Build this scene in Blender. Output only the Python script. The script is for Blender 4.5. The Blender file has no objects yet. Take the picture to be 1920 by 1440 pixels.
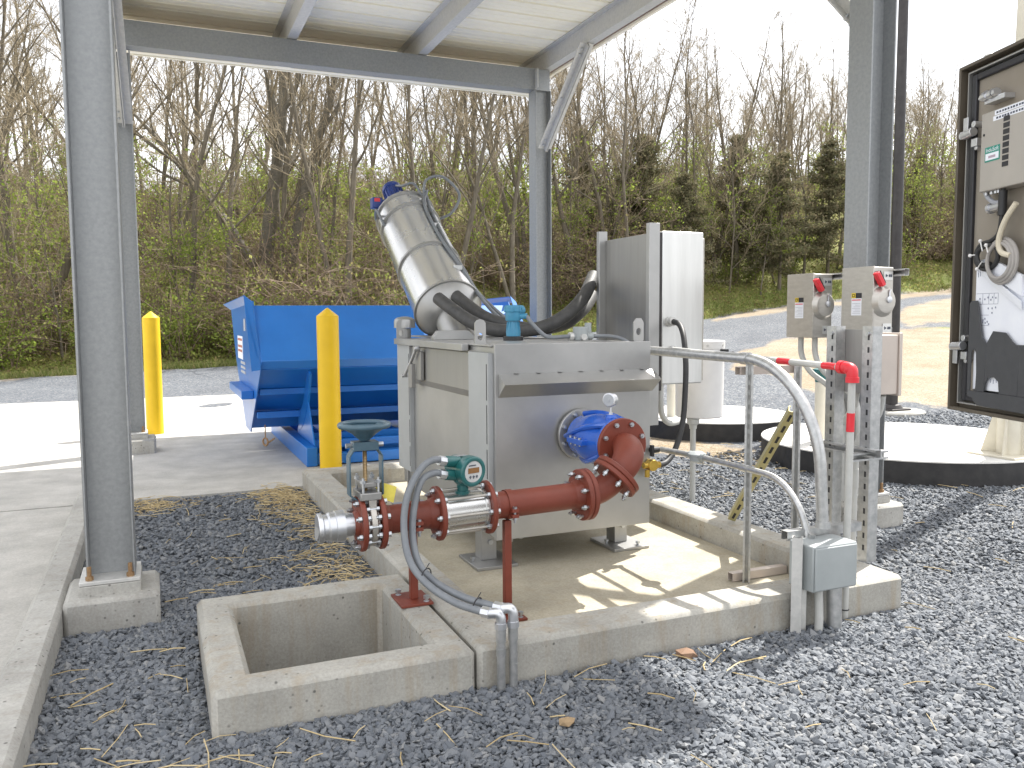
import bpy, bmesh, math, random
import numpy as np
from mathutils import Vector, Matrix, Quaternion

PI = math.pi
R = math.radians
V = Vector
sc = bpy.context.scene
COL = sc.collection
random.seed(7)
rng = np.random.default_rng(11)

# ------------------------------------------------------------------ helpers
ORG = {}          # object name -> world origin of its root
ONX = {}


class MB:
    """collects primitive shapes in world coordinates; build() links them as one mesh object"""

    def __init__(s):
        s.v = []
        s.f = []

    def add(s, vs, fs):
        o = len(s.v)
        s.v += [V(p) for p in vs]
        s.f += [tuple(i + o for i in f) for f in fs]
        return s

    def box(s, x0, x1, y0, y1, z0, z1, M=None):
        vs = [V((x, y, z)) for z in (z0, z1) for y in (y0, y1) for x in (x0, x1)]
        if M:
            vs = [M @ p for p in vs]
        return s.add(vs, [(0, 2, 3, 1), (4, 5, 7, 6), (0, 1, 5, 4), (2, 6, 7, 3), (0, 4, 6, 2), (1, 3, 7, 5)])

    def frame(s, d):
        d = V(d).normalized()
        a = d.cross(V((0, 0, 1)))
        if a.length < 1e-4:
            a = V((1, 0, 0))
        a.normalize()
        return d, a, a.cross(d).normalized()

    def cyl(s, p0, p1, r, r2=None, n=20, caps=True, ph=0.0):
        p0, p1 = V(p0), V(p1)
        r2 = r if r2 is None else r2
        d, a, b = s.frame(p1 - p0)
        vs = []
        for p, q in ((p0, r), (p1, r2)):
            for i in range(n):
                t = 2 * PI * i / n + ph
                vs.append(p + a * (q * math.cos(t)) + b * (q * math.sin(t)))
        fs = [(i, (i + 1) % n, n + (i + 1) % n, n + i) for i in range(n)]
        fs = [tuple(reversed(f)) for f in fs]
        if caps:
            fs.append(tuple(range(n)))
            fs.append(tuple(range(2 * n - 1, n - 1, -1)))
        return s.add(vs, fs)

    def lathe(s, p, d, prof, n=28):
        """prof: list of (t along d, radius)"""
        p = V(p)
        d, a, b = s.frame(d)
        vs = []
        fs = []
        m = len(prof)
        for t, r in prof:
            for i in range(n):
                w = 2 * PI * i / n
                vs.append(p + d * t + a * (r * math.cos(w)) + b * (r * math.sin(w)))
        for k in range(m - 1):
            for i in range(n):
                j = (i + 1) % n
                fs.append((k * n + i, (k + 1) * n + i, (k + 1) * n + j, k * n + j))
        fs.append(tuple(range(n)))
        fs.append(tuple(range(m * n - 1, (m - 1) * n - 1, -1)))
        return s.add(vs, fs)

    def tube(s, pts, r, n=10, caps=True):
        pts = [V(p) for p in pts]
        rs = r if isinstance(r, (list, tuple)) else [r] * len(pts)
        vs = []
        fs = []
        prev = None
        for i, p in enumerate(pts):
            t = (pts[min(i + 1, len(pts) - 1)] - pts[max(i - 1, 0)]).normalized()
            if prev is None:
                a = t.cross(V((0, 0, 1)))
                if a.length < 1e-3:
                    a = t.cross(V((1, 0, 0)))
            else:
                a = prev - t * prev.dot(t)
            a.normalize()
            prev = a
            b = t.cross(a)
            for k in range(n):
                w = 2 * PI * k / n
                vs.append(p + a * (rs[i] * math.cos(w)) + b * (rs[i] * math.sin(w)))
        for i in range(len(pts) - 1):
            for k in range(n):
                j = (k + 1) % n
                fs.append((i * n + k, i * n + j, (i + 1) * n + j, (i + 1) * n + k))
        if caps:
            fs.append(tuple(range(n - 1, -1, -1)))
            m = (len(pts) - 1) * n
            fs.append(tuple(range(m, m + n)))
        return s.add(vs, fs)

    def torus(s, c, d, R0, r, n=36, m=10):
        c = V(c)
        d, a, b = s.frame(d)
        vs = []
        fs = []
        for i in range(n):
            w = 2 * PI * i / n
            e = a * math.cos(w) + b * math.sin(w)
            for k in range(m):
                q = 2 * PI * k / m
                vs.append(c + e * (R0 + r * math.cos(q)) + d * (r * math.sin(q)))
        for i in range(n):
            for k in range(m):
                fs.append((i * m + k, i * m + (k + 1) % m, ((i + 1) % n) * m + (k + 1) % m, ((i + 1) % n) * m + k))
        return s.add(vs, fs)

    def prism(s, poly, ext):
        """closed planar polygon (3D points) pushed along ext"""
        poly = [V(p) for p in poly]
        ext = V(ext)
        n = len(poly)
        vs = poly + [p + ext for p in poly]
        fs = [tuple(range(n - 1, -1, -1)), tuple(range(n, 2 * n))]
        fs += [(i, (i + 1) % n, n + (i + 1) % n, n + i) for i in range(n)]
        return s.add(vs, fs)

    def sphere(s, c, r, nu=20, nv=12, sz=1.0):
        c = V(c)
        prof = []
        for k in range(nv + 1):
            w = PI * k / nv
            prof.append((-math.cos(w) * r * sz, max(1e-4, math.sin(w) * r)))
        return s.lathe(c, (0, 0, 1), prof, nu)

    def build(s, name, mat, parent=None, loc=None, smooth=True, bevel=0, seg=2, ang=35, extra=None):
        """extra = (MB, material): surface marks that stay inside this mesh"""
        me = bpy.data.meshes.new(name)
        nf = len(s.f)
        if extra:
            s.add(extra[0].v, extra[0].f)
        if parent is not None:
            o0 = ORG[parent.name]
        elif loc is not None:
            o0 = V(loc)
        else:
            zs = min(p.z for p in s.v)
            cx = sum((p.x for p in s.v)) / len(s.v)
            cy = sum((p.y for p in s.v)) / len(s.v)
            o0 = V((cx, cy, zs))
        me.from_pydata([tuple(p - o0) for p in s.v], [], s.f)
        bm = bmesh.new()
        bm.from_mesh(me)
        bmesh.ops.recalc_face_normals(bm, faces=bm.faces)
        bm.to_mesh(me)
        bm.free()
        if smooth:
            me.polygons.foreach_set('use_smooth', [True] * len(me.polygons))
            me.set_sharp_from_angle(angle=R(ang))
        me.update()
        ob = bpy.data.objects.new(name, me)
        COL.objects.link(ob)
        if mat:
            me.materials.append(mat)
        if extra:
            me.materials.append(extra[1])
            me.polygons.foreach_set('material_index', [0] * nf + [1] * (len(me.polygons) - nf))
        if parent is not None:
            ob.parent = parent
        else:
            ob.location = o0
        ORG[ob.name] = o0
        if bevel:
            m = ob.modifiers.new('bevel', 'BEVEL')
            m.width = bevel
            m.segments = seg
            m.limit_method = 'ANGLE'
            m.angle_limit = R(40)
            m.harden_normals = False
        return ob


def tag(o, label=None, cat=None, group=None, kind=None):
    if label:
        o['label'] = label
    if cat:
        o['category'] = cat
    if group:
        o['group'] = group
    if kind:
        o['kind'] = kind
    return o


def thing(name, label, cat, loc, group=None):
    o = bpy.data.objects.new(name, None)
    COL.objects.link(o)
    o.location = loc
    o.empty_display_size = 0.1
    ORG[o.name] = V(loc)
    return tag(o, label, cat, group)


def inst(me, name, parent, pos, quat=None, scale=None):
    """an object of its own that shares mesh data, placed at a world point under its parent"""
    ob = bpy.data.objects.new(name, me)
    COL.objects.link(ob)
    o0 = ORG[parent.name] if parent is not None else V((0, 0, 0))
    ob.parent = parent
    ob.location = V(pos) - o0
    if quat is not None:
        ob.rotation_mode = 'QUATERNION'
        ob.rotation_quaternion = quat
    if scale is not None:
        ob.scale = scale
    ORG[ob.name] = V(pos)
    return ob


def catmull(pts, k=8):
    P = [V(p) for p in pts]
    P = [P[0] * 2 - P[1]] + P + [P[-1] * 2 - P[-2]]
    out = []
    for i in range(1, len(P) - 2):
        a, b, c, d = P[i - 1:i + 3]
        for j in range(k):
            t = j / k
            out.append(0.5 * ((2 * b) + (c - a) * t + (2 * a - 5 * b + 4 * c - d) * t * t + (3 * b - a - 3 * c + d) * t ** 3))
    out.append(P[-2])
    return out


def bend(p0, d0, d1, r, n=12):
    """quarter-style arc from p0 heading d0 turning to d1 with radius r; returns points"""
    d0, d1 = V(d0).normalized(), V(d1).normalized()
    th = math.acos(max(-1, min(1, d0.dot(d1))))
    nrm = (d1 - d0 * d0.dot(d1)).normalized()
    c = V(p0) + nrm * r
    return [c - nrm * (r * math.cos(th * i / n)) + d0 * (r * math.sin(th * i / n)) for i in range(n + 1)]


# ------------------------------------------------------------------ materials
def mat(name, col, rough=.5, metal=0.0, var=.12, scale=8.0, bump=0.0, bscale=60.0, col2=None, stretch=None, detail=6.0,
        rvar=.08, spec=.5, coat=0.0, sharp=None):
    m = bpy.data.materials.new(name)
    m.use_nodes = True
    nt = m.node_tree
    N, L = nt.nodes, nt.links
    b = N['Principled BSDF']
    tc = N.new('ShaderNodeTexCoord')
    mp = N.new('ShaderNodeMapping')
    geo = N.new('ShaderNodeNewGeometry')
    L.new(geo.outputs['Position'], mp.inputs['Vector'])
    if stretch:
        mp.inputs['Scale'].default_value = stretch
    no = N.new('ShaderNodeTexNoise')
    no.inputs['Scale'].default_value = scale
    no.inputs['Detail'].default_value = detail
    no.inputs['Roughness'].default_value = .62
    L.new(mp.outputs[0], no.inputs['Vector'])
    rp = N.new('ShaderNodeValToRGB')
    e = rp.color_ramp.elements
    c = V(col)
    if col2 is None:
        c1, c2 = c * (1 - var), c * (1 + var)
    else:
        c1, c2 = c, V(col2)
    lo, hi = sharp or (.3, .7)
    e[0].position, e[1].position = lo, hi
    e[0].color = (*c1, 1)
    e[1].color = (*c2, 1)
    L.new(no.outputs['Fac'], rp.inputs['Fac'])
    L.new(rp.outputs['Color'], b.inputs['Base Color'])
    b.inputs['Metallic'].default_value = metal
    b.inputs['Specular IOR Level'].default_value = spec
    b.inputs['Coat Weight'].default_value = coat
    mr = N.new('ShaderNodeMapRange')
    mr.inputs['To Min'].default_value = max(0, rough - rvar)
    mr.inputs['To Max'].default_value = min(1, rough + rvar)
    L.new(no.outputs['Fac'], mr.inputs['Value'])
    L.new(mr.outputs[0], b.inputs['Roughness'])
    if bump:
        n2 = N.new('ShaderNodeTexNoise')
        n2.inputs['Scale'].default_value = bscale
        n2.inputs['Detail'].default_value = 4
        L.new(mp.outputs[0], n2.inputs['Vector'])
        bp = N.new('ShaderNodeBump')
        bp.inputs['Strength'].default_value = bump
        bp.inputs['Distance'].default_value = .01
        L.new(n2.outputs['Fac'], bp.inputs['Height'])
        L.new(bp.outputs[0], b.inputs['Normal'])
    m['b'] = 1
    return m


def nodes(m):
    return m.node_tree.nodes, m.node_tree.links, m.node_tree.nodes['Principled BSDF']


def concrete(name, col, stain=(.30, .21, .10), amt=.35, pits=True, broom=False):
    m = bpy.data.materials.new(name)
    m.use_nodes = True
    N, L, b = nodes(m)
    geo = N.new('ShaderNodeNewGeometry')
    P = geo.outputs['Position']

    def noise(s, d=6, vec=P, r=.6):
        n = N.new('ShaderNodeTexNoise')
        n.inputs['Scale'].default_value = s
        n.inputs['Detail'].default_value = d
        n.inputs['Roughness'].default_value = r
        L.new(vec, n.inputs['Vector'])
        return n.outputs['Fac']

    def ramp(f, a, bb, ca=(0, 0, 0), cb=(1, 1, 1)):
        r = N.new('ShaderNodeValToRGB')
        r.color_ramp.elements[0].position = a
        r.color_ramp.elements[1].position = bb
        r.color_ramp.elements[0].color = (*ca, 1)
        r.color_ramp.elements[1].color = (*cb, 1)
        L.new(f, r.inputs['Fac'])
        return r.outputs['Color']

    def mix(f, a, bb, mode='MIX'):
        x = N.new('ShaderNodeMix')
        x.data_type = 'RGBA'
        x.blend_type = mode
        if isinstance(f, float):
            x.inputs[0].default_value = f
        else:
            L.new(f, x.inputs[0])
        for sk, q in ((6, a), (7, bb)):
            if isinstance(q, tuple):
                x.inputs[sk].default_value = (*q, 1)
            else:
                L.new(q, x.inputs[sk])
        return x.outputs[2]
    c = V(col)
    base = ramp(noise(3.2), .3, .72, tuple(c * .80), tuple(c * 1.14))
    fine = ramp(noise(90, 3), .3, .7, (.86, .86, .86), (1.1, 1.1, 1.1))
    base = mix(1.0, base, fine, 'MULTIPLY')
    # vertical run-down streaks on the sides
    mp = N.new('ShaderNodeMapping')
    mp.inputs['Scale'].default_value = (14, 14, 1.6)
    L.new(P, mp.inputs['Vector'])
    st = ramp(noise(1.0, 5, mp.outputs[0]), .5, .74)
    sn = N.new('ShaderNodeMath')
    sn.operation = 'MULTIPLY'
    L.new(st, sn.inputs[0])
    sn.inputs[1].default_value = amt
    base = mix(sn.outputs[0], base, stain)
    blot = ramp(noise(2.1, 6, P, .7), .56, .72)
    bl = N.new('ShaderNodeMath')
    bl.operation = 'MULTIPLY'
    L.new(blot, bl.inputs[0])
    bl.inputs[1].default_value = amt
    base = mix(bl.outputs[0], base, tuple(V(stain) * .8))
    h = noise(140, 3)
    if pits:
        vo = N.new('ShaderNodeTexVoronoi')
        vo.inputs['Scale'].default_value = 26
        L.new(P, vo.inputs['Vector'])
        pt = ramp(vo.outputs['Distance'], .09, .19, (1, 1, 1), (0, 0, 0))
        gate = ramp(noise(5, 2), .47, .56)
        pm = N.new('ShaderNodeMath')
        pm.operation = 'MULTIPLY'
        L.new(pt, pm.inputs[0])
        L.new(gate, pm.inputs[1])
        base = mix(pm.outputs[0], base, tuple(c * .35))
    L.new(base, b.inputs['Base Color'])
    b.inputs['Roughness'].default_value = .85
    b.inputs['Specular IOR Level'].default_value = .25
    bp = N.new('ShaderNodeBump')
    bp.inputs['Strength'].default_value = .25
    bp.inputs['Distance'].default_value = .006
    L.new(h, bp.inputs['Height'])
    if broom:
        m2 = N.new('ShaderNodeMapping')
        m2.inputs['Scale'].default_value = (1.5, 90, 1)
        L.new(P, m2.inputs['Vector'])
        b2 = N.new('ShaderNodeBump')
        b2.inputs['Strength'].default_value = .2
        b2.inputs['Distance'].default_value = .004
        L.new(noise(1, 4, m2.outputs[0]), b2.inputs['Height'])
        L.new(b2.outputs[0], bp.inputs['Normal'])
    L.new(bp.outputs[0], b.inputs['Normal'])
    return m


def island(name, cols, rough=.8, trans=0.0, spec=.3, two=True):
    """each loose piece of the mesh takes its own colour out of a ramp"""
    m = bpy.data.materials.new(name)
    m.use_nodes = True
    N, L, b = nodes(m)
    geo = N.new('ShaderNodeNewGeometry')
    r = N.new('ShaderNodeValToRGB')
    while len(r.color_ramp.elements) < len(cols):
        r.color_ramp.elements.new(.5)
    for i, c in enumerate(cols):
        r.color_ramp.elements[i].position = i / (len(cols) - 1)
        r.color_ramp.elements[i].color = (*c, 1)
    L.new(geo.outputs['Random Per Island'], r.inputs['Fac'])
    L.new(r.outputs['Color'], b.inputs['Base Color'])
    b.inputs['Roughness'].default_value = rough
    b.inputs['Specular IOR Level'].default_value = spec
    if trans:
        tl = N.new('ShaderNodeBsdfTranslucent')
        L.new(r.outputs['Color'], tl.inputs['Color'])
        mx = N.new('ShaderNodeMixShader')
        mx.inputs[0].default_value = trans
        L.new(b.outputs[0], mx.inputs[1])
        L.new(tl.outputs[0], mx.inputs[2])
        L.new(mx.outputs[0], N['Material Output'].inputs['Surface'])
    return m


M_GALV = mat('galvanized_steel', (.26, .271, .275), .48, .4, scale=45, col2=(.335, .345, .348), bump=.04, bscale=160, detail=9)
M_GALV2 = mat('galvanized_strut', (.38, .39, .39), .38, .75, scale=30, col2=(.58, .58, .57), bump=.04, bscale=150)
M_GALVB = mat('galvanized_bright', (.50, .50, .48), .5, .3, scale=30, col2=(.62, .61, .58))
M_SS = mat('brushed_stainless', (.345, .345, .338), .42, .75, scale=2.0, col2=(.455, .452, .44), stretch=(1, 1, 1), bump=.03, bscale=90)
M_SSV = mat('brushed_stainless_vertical', (.30, .295, .285), .42, .7, scale=3, col2=(.35, .345, .33), stretch=(9, 9, .5))
M_SSP = mat('pale_stainless_post', (.38, .395, .40), .5, .35, scale=4, col2=(.44, .455, .46))
M_SSB = mat('polished_stainless', (.61, .61, .60), .27, .92, scale=2.5, col2=(.66, .66, .65), rvar=.03)
M_SSW = mat('satin_enclosure_steel', (.62, .62, .60), .34, .7, scale=2, col2=(.74, .74, .72), stretch=(8, 8, .6))
M_SSD = mat('stainless_switch_box', (.45, .425, .385), .40, .8, scale=5, col2=(.54, .515, .47), stretch=(3, 3, 9))
M_BOLT = mat('zinc_bolt', (.50, .52, .54), .32, .9, scale=60)
M_RUST = mat('rusty_bolt', (.22, .12, .06), .7, .3, scale=80, col2=(.36, .24, .12))
M_RED = mat('oxide_red_paint', (.155, .034, .019), .5, 0, scale=9, col2=(.215, .046, .026), bump=.06, bscale=90, spec=.45, sharp=(.25, .8))
M_BLUE = mat('blue_epoxy', (.016, .095, .46), .20, 0, scale=5, col2=(.022, .12, .54), coat=.4)
M_MOTOR = mat('dark_blue_motor_paint', (.010, .035, .19), .35, 0, scale=9, col2=(.016, .05, .26))
M_TEAL = mat('dark_teal_paint', (.012, .095, .095), .30, 0, scale=12, col2=(.02, .135, .13), coat=.2)
M_WHEEL = mat('blue_grey_enamel', (.042, .086, .118), .36, 0, scale=14, col2=(.068, .128, .165), coat=.15)
M_SENS = mat('light_blue_enamel', (.045, .22, .36), .38, 0, scale=14, col2=(.06, .27, .42))
M_YEL = mat('yellow_bollard_sleeve', (.74, .47, .010), .42, 0, scale=4, col2=(.82, .53, .014), spec=.4)
M_DUMP = mat('blue_hopper_paint', (.013, .150, .50), .33, 0, scale=3, col2=(.018, .178, .57), coat=.1)
M_RUB = mat('black_rubber', (.018, .018, .019), .55, 0, scale=20, col2=(.035, .035, .036))
M_HOSE = mat('dark_grey_hose', (.040, .040, .040), .6, 0, scale=20, col2=(.075, .073, .07), bump=.1, bscale=100)
M_CON = mat('grey_liquidtight_conduit', (.155, .168, .185), .42, 0, scale=14, col2=(.21, .224, .238))
M_PVC = mat('white_pvc', (.70, .69, .68), .4, 0, scale=6, col2=(.78, .77, .755))
M_PVCG = mat('grey_pvc_pipe', (.42, .42, .40), .5, 0, scale=8, col2=(.52, .52, .49))
M_ALU = mat('cast_aluminium', (.62, .63, .65), .36, .9, scale=24, var=.05, rvar=.03)
M_BRASS = mat('brass', (.60, .40, .08), .35, .8, scale=14)
M_STEM = mat('brass_stem', (.42, .30, .16), .42, .8, scale=60)
M_DECK = mat('white_deck_sheet', (.90, .855, .71), .45, 0, scale=1.6, col2=(.92, .88, .75), spec=.4)
M_BROWN = mat('brown_trim', (.16, .10, .075), .6, 0, scale=12, col2=(.22, .14, .10))
M_PAPER = mat('paper', (.74, .76, .82), .8, 0, scale=12, col2=(.80, .82, .86))
M_INK = mat('printed_ink', (.06, .07, .10), .8, 0)
M_REDP = mat('red_plastic', (.60, .02, .03), .38, 0, scale=16, col2=(.72, .03, .045))
M_DOOR = mat('dark_bronze_door', (.080, .066, .050), .5, .1, scale=5, col2=(.12, .10, .074))
M_DOORIN = mat('taupe_door_inside', (.22, .19, .15), .5, .1, scale=3, col2=(.28, .25, .21))
M_DEV = mat('grey_device_case', (.40, .375, .345), .45, .4, scale=6, col2=(.46, .43, .39))
M_GBOX = mat('grey_enamel_box', (.30, .325, .325), .42, 0, scale=7, col2=(.35, .375, .375))
M_BLK = mat('black_plastic', (.022, .022, .026), .45, 0)
M_CHAR = mat('charcoal_plastic', (.045, .047, .052), .55, 0, scale=40, col2=(.06, .062, .067))
M_DARKP = mat('dark_bronze_pole', (.035, .032, .032), .45, .4, scale=10, col2=(.06, .055, .053))
M_BEIGE = mat('beige_steel_box', (.50, .44, .39), .45, .35, scale=5, col2=(.58, .51, .45))
M_CREAM = mat('cream_painted_steel', (.60, .56, .46), .5, .0, scale=8, col2=(.68, .64, .53))
M_LCD = mat('amber_display', (.22, .10, .03), .25, 0, scale=60, col2=(.28, .14, .05))
M_LABY = mat('yellow_label', (.75, .55, .03), .5)
M_LABG = mat('green_label', (.02, .25, .19), .5)
M_TAG = mat('yellow_tag', (.78, .66, .10), .6, scale=20)
M_CONC = concrete('weathered_concrete', (.405, .392, .352), stain=(.30, .21, .10), amt=.42)
M_CONCG = concrete('grey_concrete', (.40, .39, .36), stain=(.26, .23, .18), amt=.35)
M_SLAB = concrete('slab_concrete', (.47, .455, .42), stain=(.33, .30, .25), amt=.15, pits=False, broom=True)
M_PAD = concrete('pad_concrete', (.43, .39, .30), stain=(.30, .22, .10), amt=.22, pits=False, broom=True)
M_LID = concrete('pale_concrete', (.60, .59, .56), stain=(.5, .47, .42), amt=.1, pits=False)
M_TAR = mat('black_waterproofing', (.020, .020, .021), .75, 0, scale=10, col2=(.045, .043, .042), bump=.2, bscale=30)
M_STRAW = island('dry_straw', [(.48, .37, .19), (.60, .48, .27), (.40, .30, .15), (.66, .55, .34)], .7)
M_STONE = island('crushed_stone', [(.105, .116, .130), (.140, .153, .171), (.168, .180, .197), (.122, .134, .153), (.205, .216, .228), (.152, .163, .180), (.255, .258, .258)], .72)
M_BARK = mat('grey_brown_bark', (.09, .076, .054), .9, 0, scale=14, col2=(.185, .158, .115), stretch=(1, 1, .25))
M_TWIG = mat('pale_twigs', (.225, .18, .115), .85, 0, scale=3, col2=(.37, .305, .20))
M_CEDAR = island('cedar_sprays', [(.105, .11, .055), (.16, .155, .08), (.23, .19, .115), (.12, .125, .07)], .8, .4)
M_LEAF = island('spring_leaves', [(.14, .20, .035), (.25, .33, .06), (.34, .40, .085), (.19, .25, .055), (.39, .38, .12)], .6, .6)
M_UNDER = island('undergrowth_leaves', [(.16, .21, .045), (.29, .31, .09), (.23, .17, .09), (.14, .18, .045), (.35, .36, .11), (.28, .21, .11)], .8, .5)
M_BRUSH = mat('dry_brush_twigs', (.16, .115, .078), .9, 0, scale=2, col2=(.27, .205, .14))

# text -> mesh
def text_mesh(name, body, size, mtx, m, parent):
    cu = bpy.data.curves.new(name, 'FONT')
    cu.body = body
    cu.size = size
    cu.align_x = 'CENTER'
    cu.align_y = 'CENTER'
    tmp = bpy.data.objects.new('tmp_text', cu)
    COL.objects.link(tmp)
    bpy.context.view_layer.update()
    dg = bpy.context.evaluated_depsgraph_get()
    me = bpy.data.meshes.new_from_object(tmp.evaluated_get(dg))
    bpy.data.objects.remove(tmp)
    me.name = name
    o0 = ORG[parent.name]
    me.transform(Matrix.Translation(-o0) @ mtx)
    me.materials.clear()
    me.materials.append(m)
    ob = bpy.data.objects.new(name, me)
    COL.objects.link(ob)
    ob.parent = parent
    ORG[ob.name] = o0
    return ob


def axes(o, x, y):
    """matrix whose local x,y run along the given world directions, at world point o"""
    x, y = V(x).normalized(), V(y).normalized()
    z = x.cross(y)
    return Matrix(((x.x, y.x, z.x, o[0]), (x.y, y.y, z.y, o[1]), (x.z, y.z, z.z, o[2]), (0, 0, 0, 1)))


# shared bolt meshes, drawn along +Z and centred on the joint
def bolt_mesh(name, half, r=.010, m=None, nut=True):
    b = MB()
    b.cyl((0, 0, half), (0, 0, half + .012), r, n=6)
    b.cyl((0, 0, -half - .022), (0, 0, half + .006), r * .55, n=8)
    if nut:
        b.cyl((0, 0, -half - .013), (0, 0, -half), r, n=6)
    o = b.build(name, m or M_BOLT, loc=(0, 0, 0), ang=25)
    me = o.data
    bpy.data.objects.remove(o)
    return me


BOLT = {}


def bolts(parent, c, d, rad, n, half, r=.010, ph=0.0, m=None, nut=True, name='bolt'):
    key = (round(half, 4), r, (m or M_BOLT).name, nut)
    if key not in BOLT:
        BOLT[key] = bolt_mesh('bolt', half, r, m, nut)
    d, a, b = MB().frame(d)
    q = d.to_track_quat('Z', 'Y')
    for i in range(n):
        w = 2 * PI * i / n + ph
        inst(BOLT[key], name, parent, V(c) + a * (rad * math.cos(w)) + b * (rad * math.sin(w)), q)


# ------------------------------------------------------------------ camera, sun, sky
YAW, PITCH, ROLL = 0.40295, 0.07995, 0.006622
fw = V((math.sin(YAW) * math.cos(PITCH), math.cos(YAW) * math.cos(PITCH), -math.sin(PITCH)))
rt = V((math.cos(YAW), -math.sin(YAW), 0))
dn = fw.cross(rt)
r2 = rt * math.cos(ROLL) + dn * math.sin(ROLL)
d2 = -rt * math.sin(ROLL) + dn * math.cos(ROLL)
cam = bpy.data.cameras.new('camera')
cam.sensor_width = 36
cam.lens = 1569.88 / 1920 * 36
cam.clip_start = .05
cam.clip_end = 1500
co = bpy.data.objects.new('camera', cam)
COL.objects.link(co)
co.matrix_world = Matrix(((r2.x, -d2.x, -fw.x, 0), (r2.y, -d2.y, -fw.y, 0), (r2.z, -d2.z, -fw.z, 1.4), (0, 0, 0, 1)))
sc.camera = co

SAZ, SEL = R(24), R(54)
sdir = V((math.cos(SAZ) * math.cos(SEL), math.sin(SAZ) * math.cos(SEL), math.sin(SEL)))
sun = bpy.data.lights.new('sun', 'SUN')
sun.energy = 4.4
sun.angle = R(.55)
sun.color = (1, .965, .905)
so = bpy.data.objects.new('sun', sun)
COL.objects.link(so)
so.rotation_mode = 'QUATERNION'
so.rotation_quaternion = sdir.to_track_quat('Z', 'Y')
so.location = (20, 10, 30)

w = bpy.data.worlds.new('World')
sc.world = w
w.use_nodes = True
N, L = w.node_tree.nodes, w.node_tree.links
sky = N.new('ShaderNodeTexSky')
sky.sky_type = 'NISHITA'
sky.sun_disc = False
sky.sun_elevation = SEL
sky.sun_rotation = PI / 2 - SAZ
sky.air_density = 1.0
sky.dust_density = 3.0
sky.ozone_density = 1.0
tc = N.new('ShaderNodeTexCoord')
mpn = N.new('ShaderNodeMapping')
mpn.inputs['Scale'].default_value = (1.2, 1.2, 3.0)
L.new(tc.outputs['Generated'], mpn.inputs['Vector'])
nz = N.new('ShaderNodeTexNoise')
nz.inputs['Scale'].default_value = 2.4
nz.inputs['Detail'].default_value = 7
L.new(mpn.outputs[0], nz.inputs['Vector'])
rp = N.new('ShaderNodeValToRGB')
rp.color_ramp.elements[0].position = .36
rp.color_ramp.elements[1].position = .66
L.new(nz.outputs['Fac'], rp.inputs['Fac'])
mx = N.new('ShaderNodeMix')
mx.data_type = 'RGBA'
ml = N.new('ShaderNodeMath')
ml.operation = 'MULTIPLY_ADD'
L.new(rp.outputs['Color'], ml.inputs[0])
ml.inputs[1].default_value = .45
ml.inputs[2].default_value = .46
L.new(ml.outputs[0], mx.inputs[0])
L.new(sky.outputs['Color'], mx.inputs[6])
mx.inputs[7].default_value = (12.4, 12.3, 12.3, 1)
L.new(mx.outputs[2], N['Background'].inputs['Color'])
N['Background'].inputs['Strength'].default_value = .092
sc.view_settings.view_transform = 'Standard'
sc.view_settings.look = 'None'
sc.view_settings.exposure = 1.12
sc.view_settings.gamma = 1
try:
    sc.cycles.use_adaptive_sampling = True
    sc.cycles.use_denoising = True
    sc.cycles.max_bounces = 8
    sc.cycles.diffuse_bounces = 6
except Exception:
    pass

# ------------------------------------------------------------------ terrain
TX = [-.9, -.61, -.33, 0, .236, .33, .53, .8]
EV = [19, 19.5, 22, 26, 30, 32, 34, 36]
EZ = [0, .016, .177, .6, 1.29, 1.76, 2.4, 2.9]


def uv(x, y):
    return x * math.cos(YAW) - y * math.sin(YAW), x * math.sin(YAW) + y * math.cos(YAW)


def xy(u, v):
    return u * math.cos(YAW) + v * math.sin(YAW), -u * math.sin(YAW) + v * math.cos(YAW)


def edge(t):
    return np.interp(t, TX, EV), np.interp(t, TX, EZ)


def height(x, y):
    x = np.asarray(x, float)
    y = np.asarray(y, float)
    u, v = uv(x, y)
    t = np.clip(u / np.maximum(v, 1e-3), -.9, .8)
    E_, Z_ = edge(t)
    fade = np.clip((v - 6) / 6, 0, 1)
    v0 = np.interp(t, [-.2, .15], [17.2, 12])
    a = np.clip((v - v0) / (E_ - v0), 0, 1)
    b = np.clip(v - E_, 0, None)
    bank = .55 * np.clip(t + .1, 0, .35) / .35 * np.clip(b / 2.5, 0, 1)
    rise = .25 * np.minimum(b, 42) * np.clip(b / 6, 0, 1) + bank
    return (Z_ * a + rise) * fade


def in_poly(px, py, poly):
    ins = np.zeros(len(px), bool)
    n = len(poly)
    for i in range(n):
        x0, y0 = poly[i]
        x1, y1 = poly[(i + 1) % n]
        c = ((y0 > py) != (y1 > py)) & (px < (x1 - x0) * (py - y0) / (y1 - y0 + 1e-12) + x0)
        ins ^= c
    return ins


def wob(x, y, s, k=0.0):
    return (np.sin(x * s + 1.3 + k) * np.sin(y * s * 1.1 + .7 + 2 * k) + .6 * np.sin(x * s * 2.7 + y * s * 1.9 + k) + .4 * np.sin(x * s * 5.1 - y * s * 4.3 + 2.2 + k)) / 2


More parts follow.
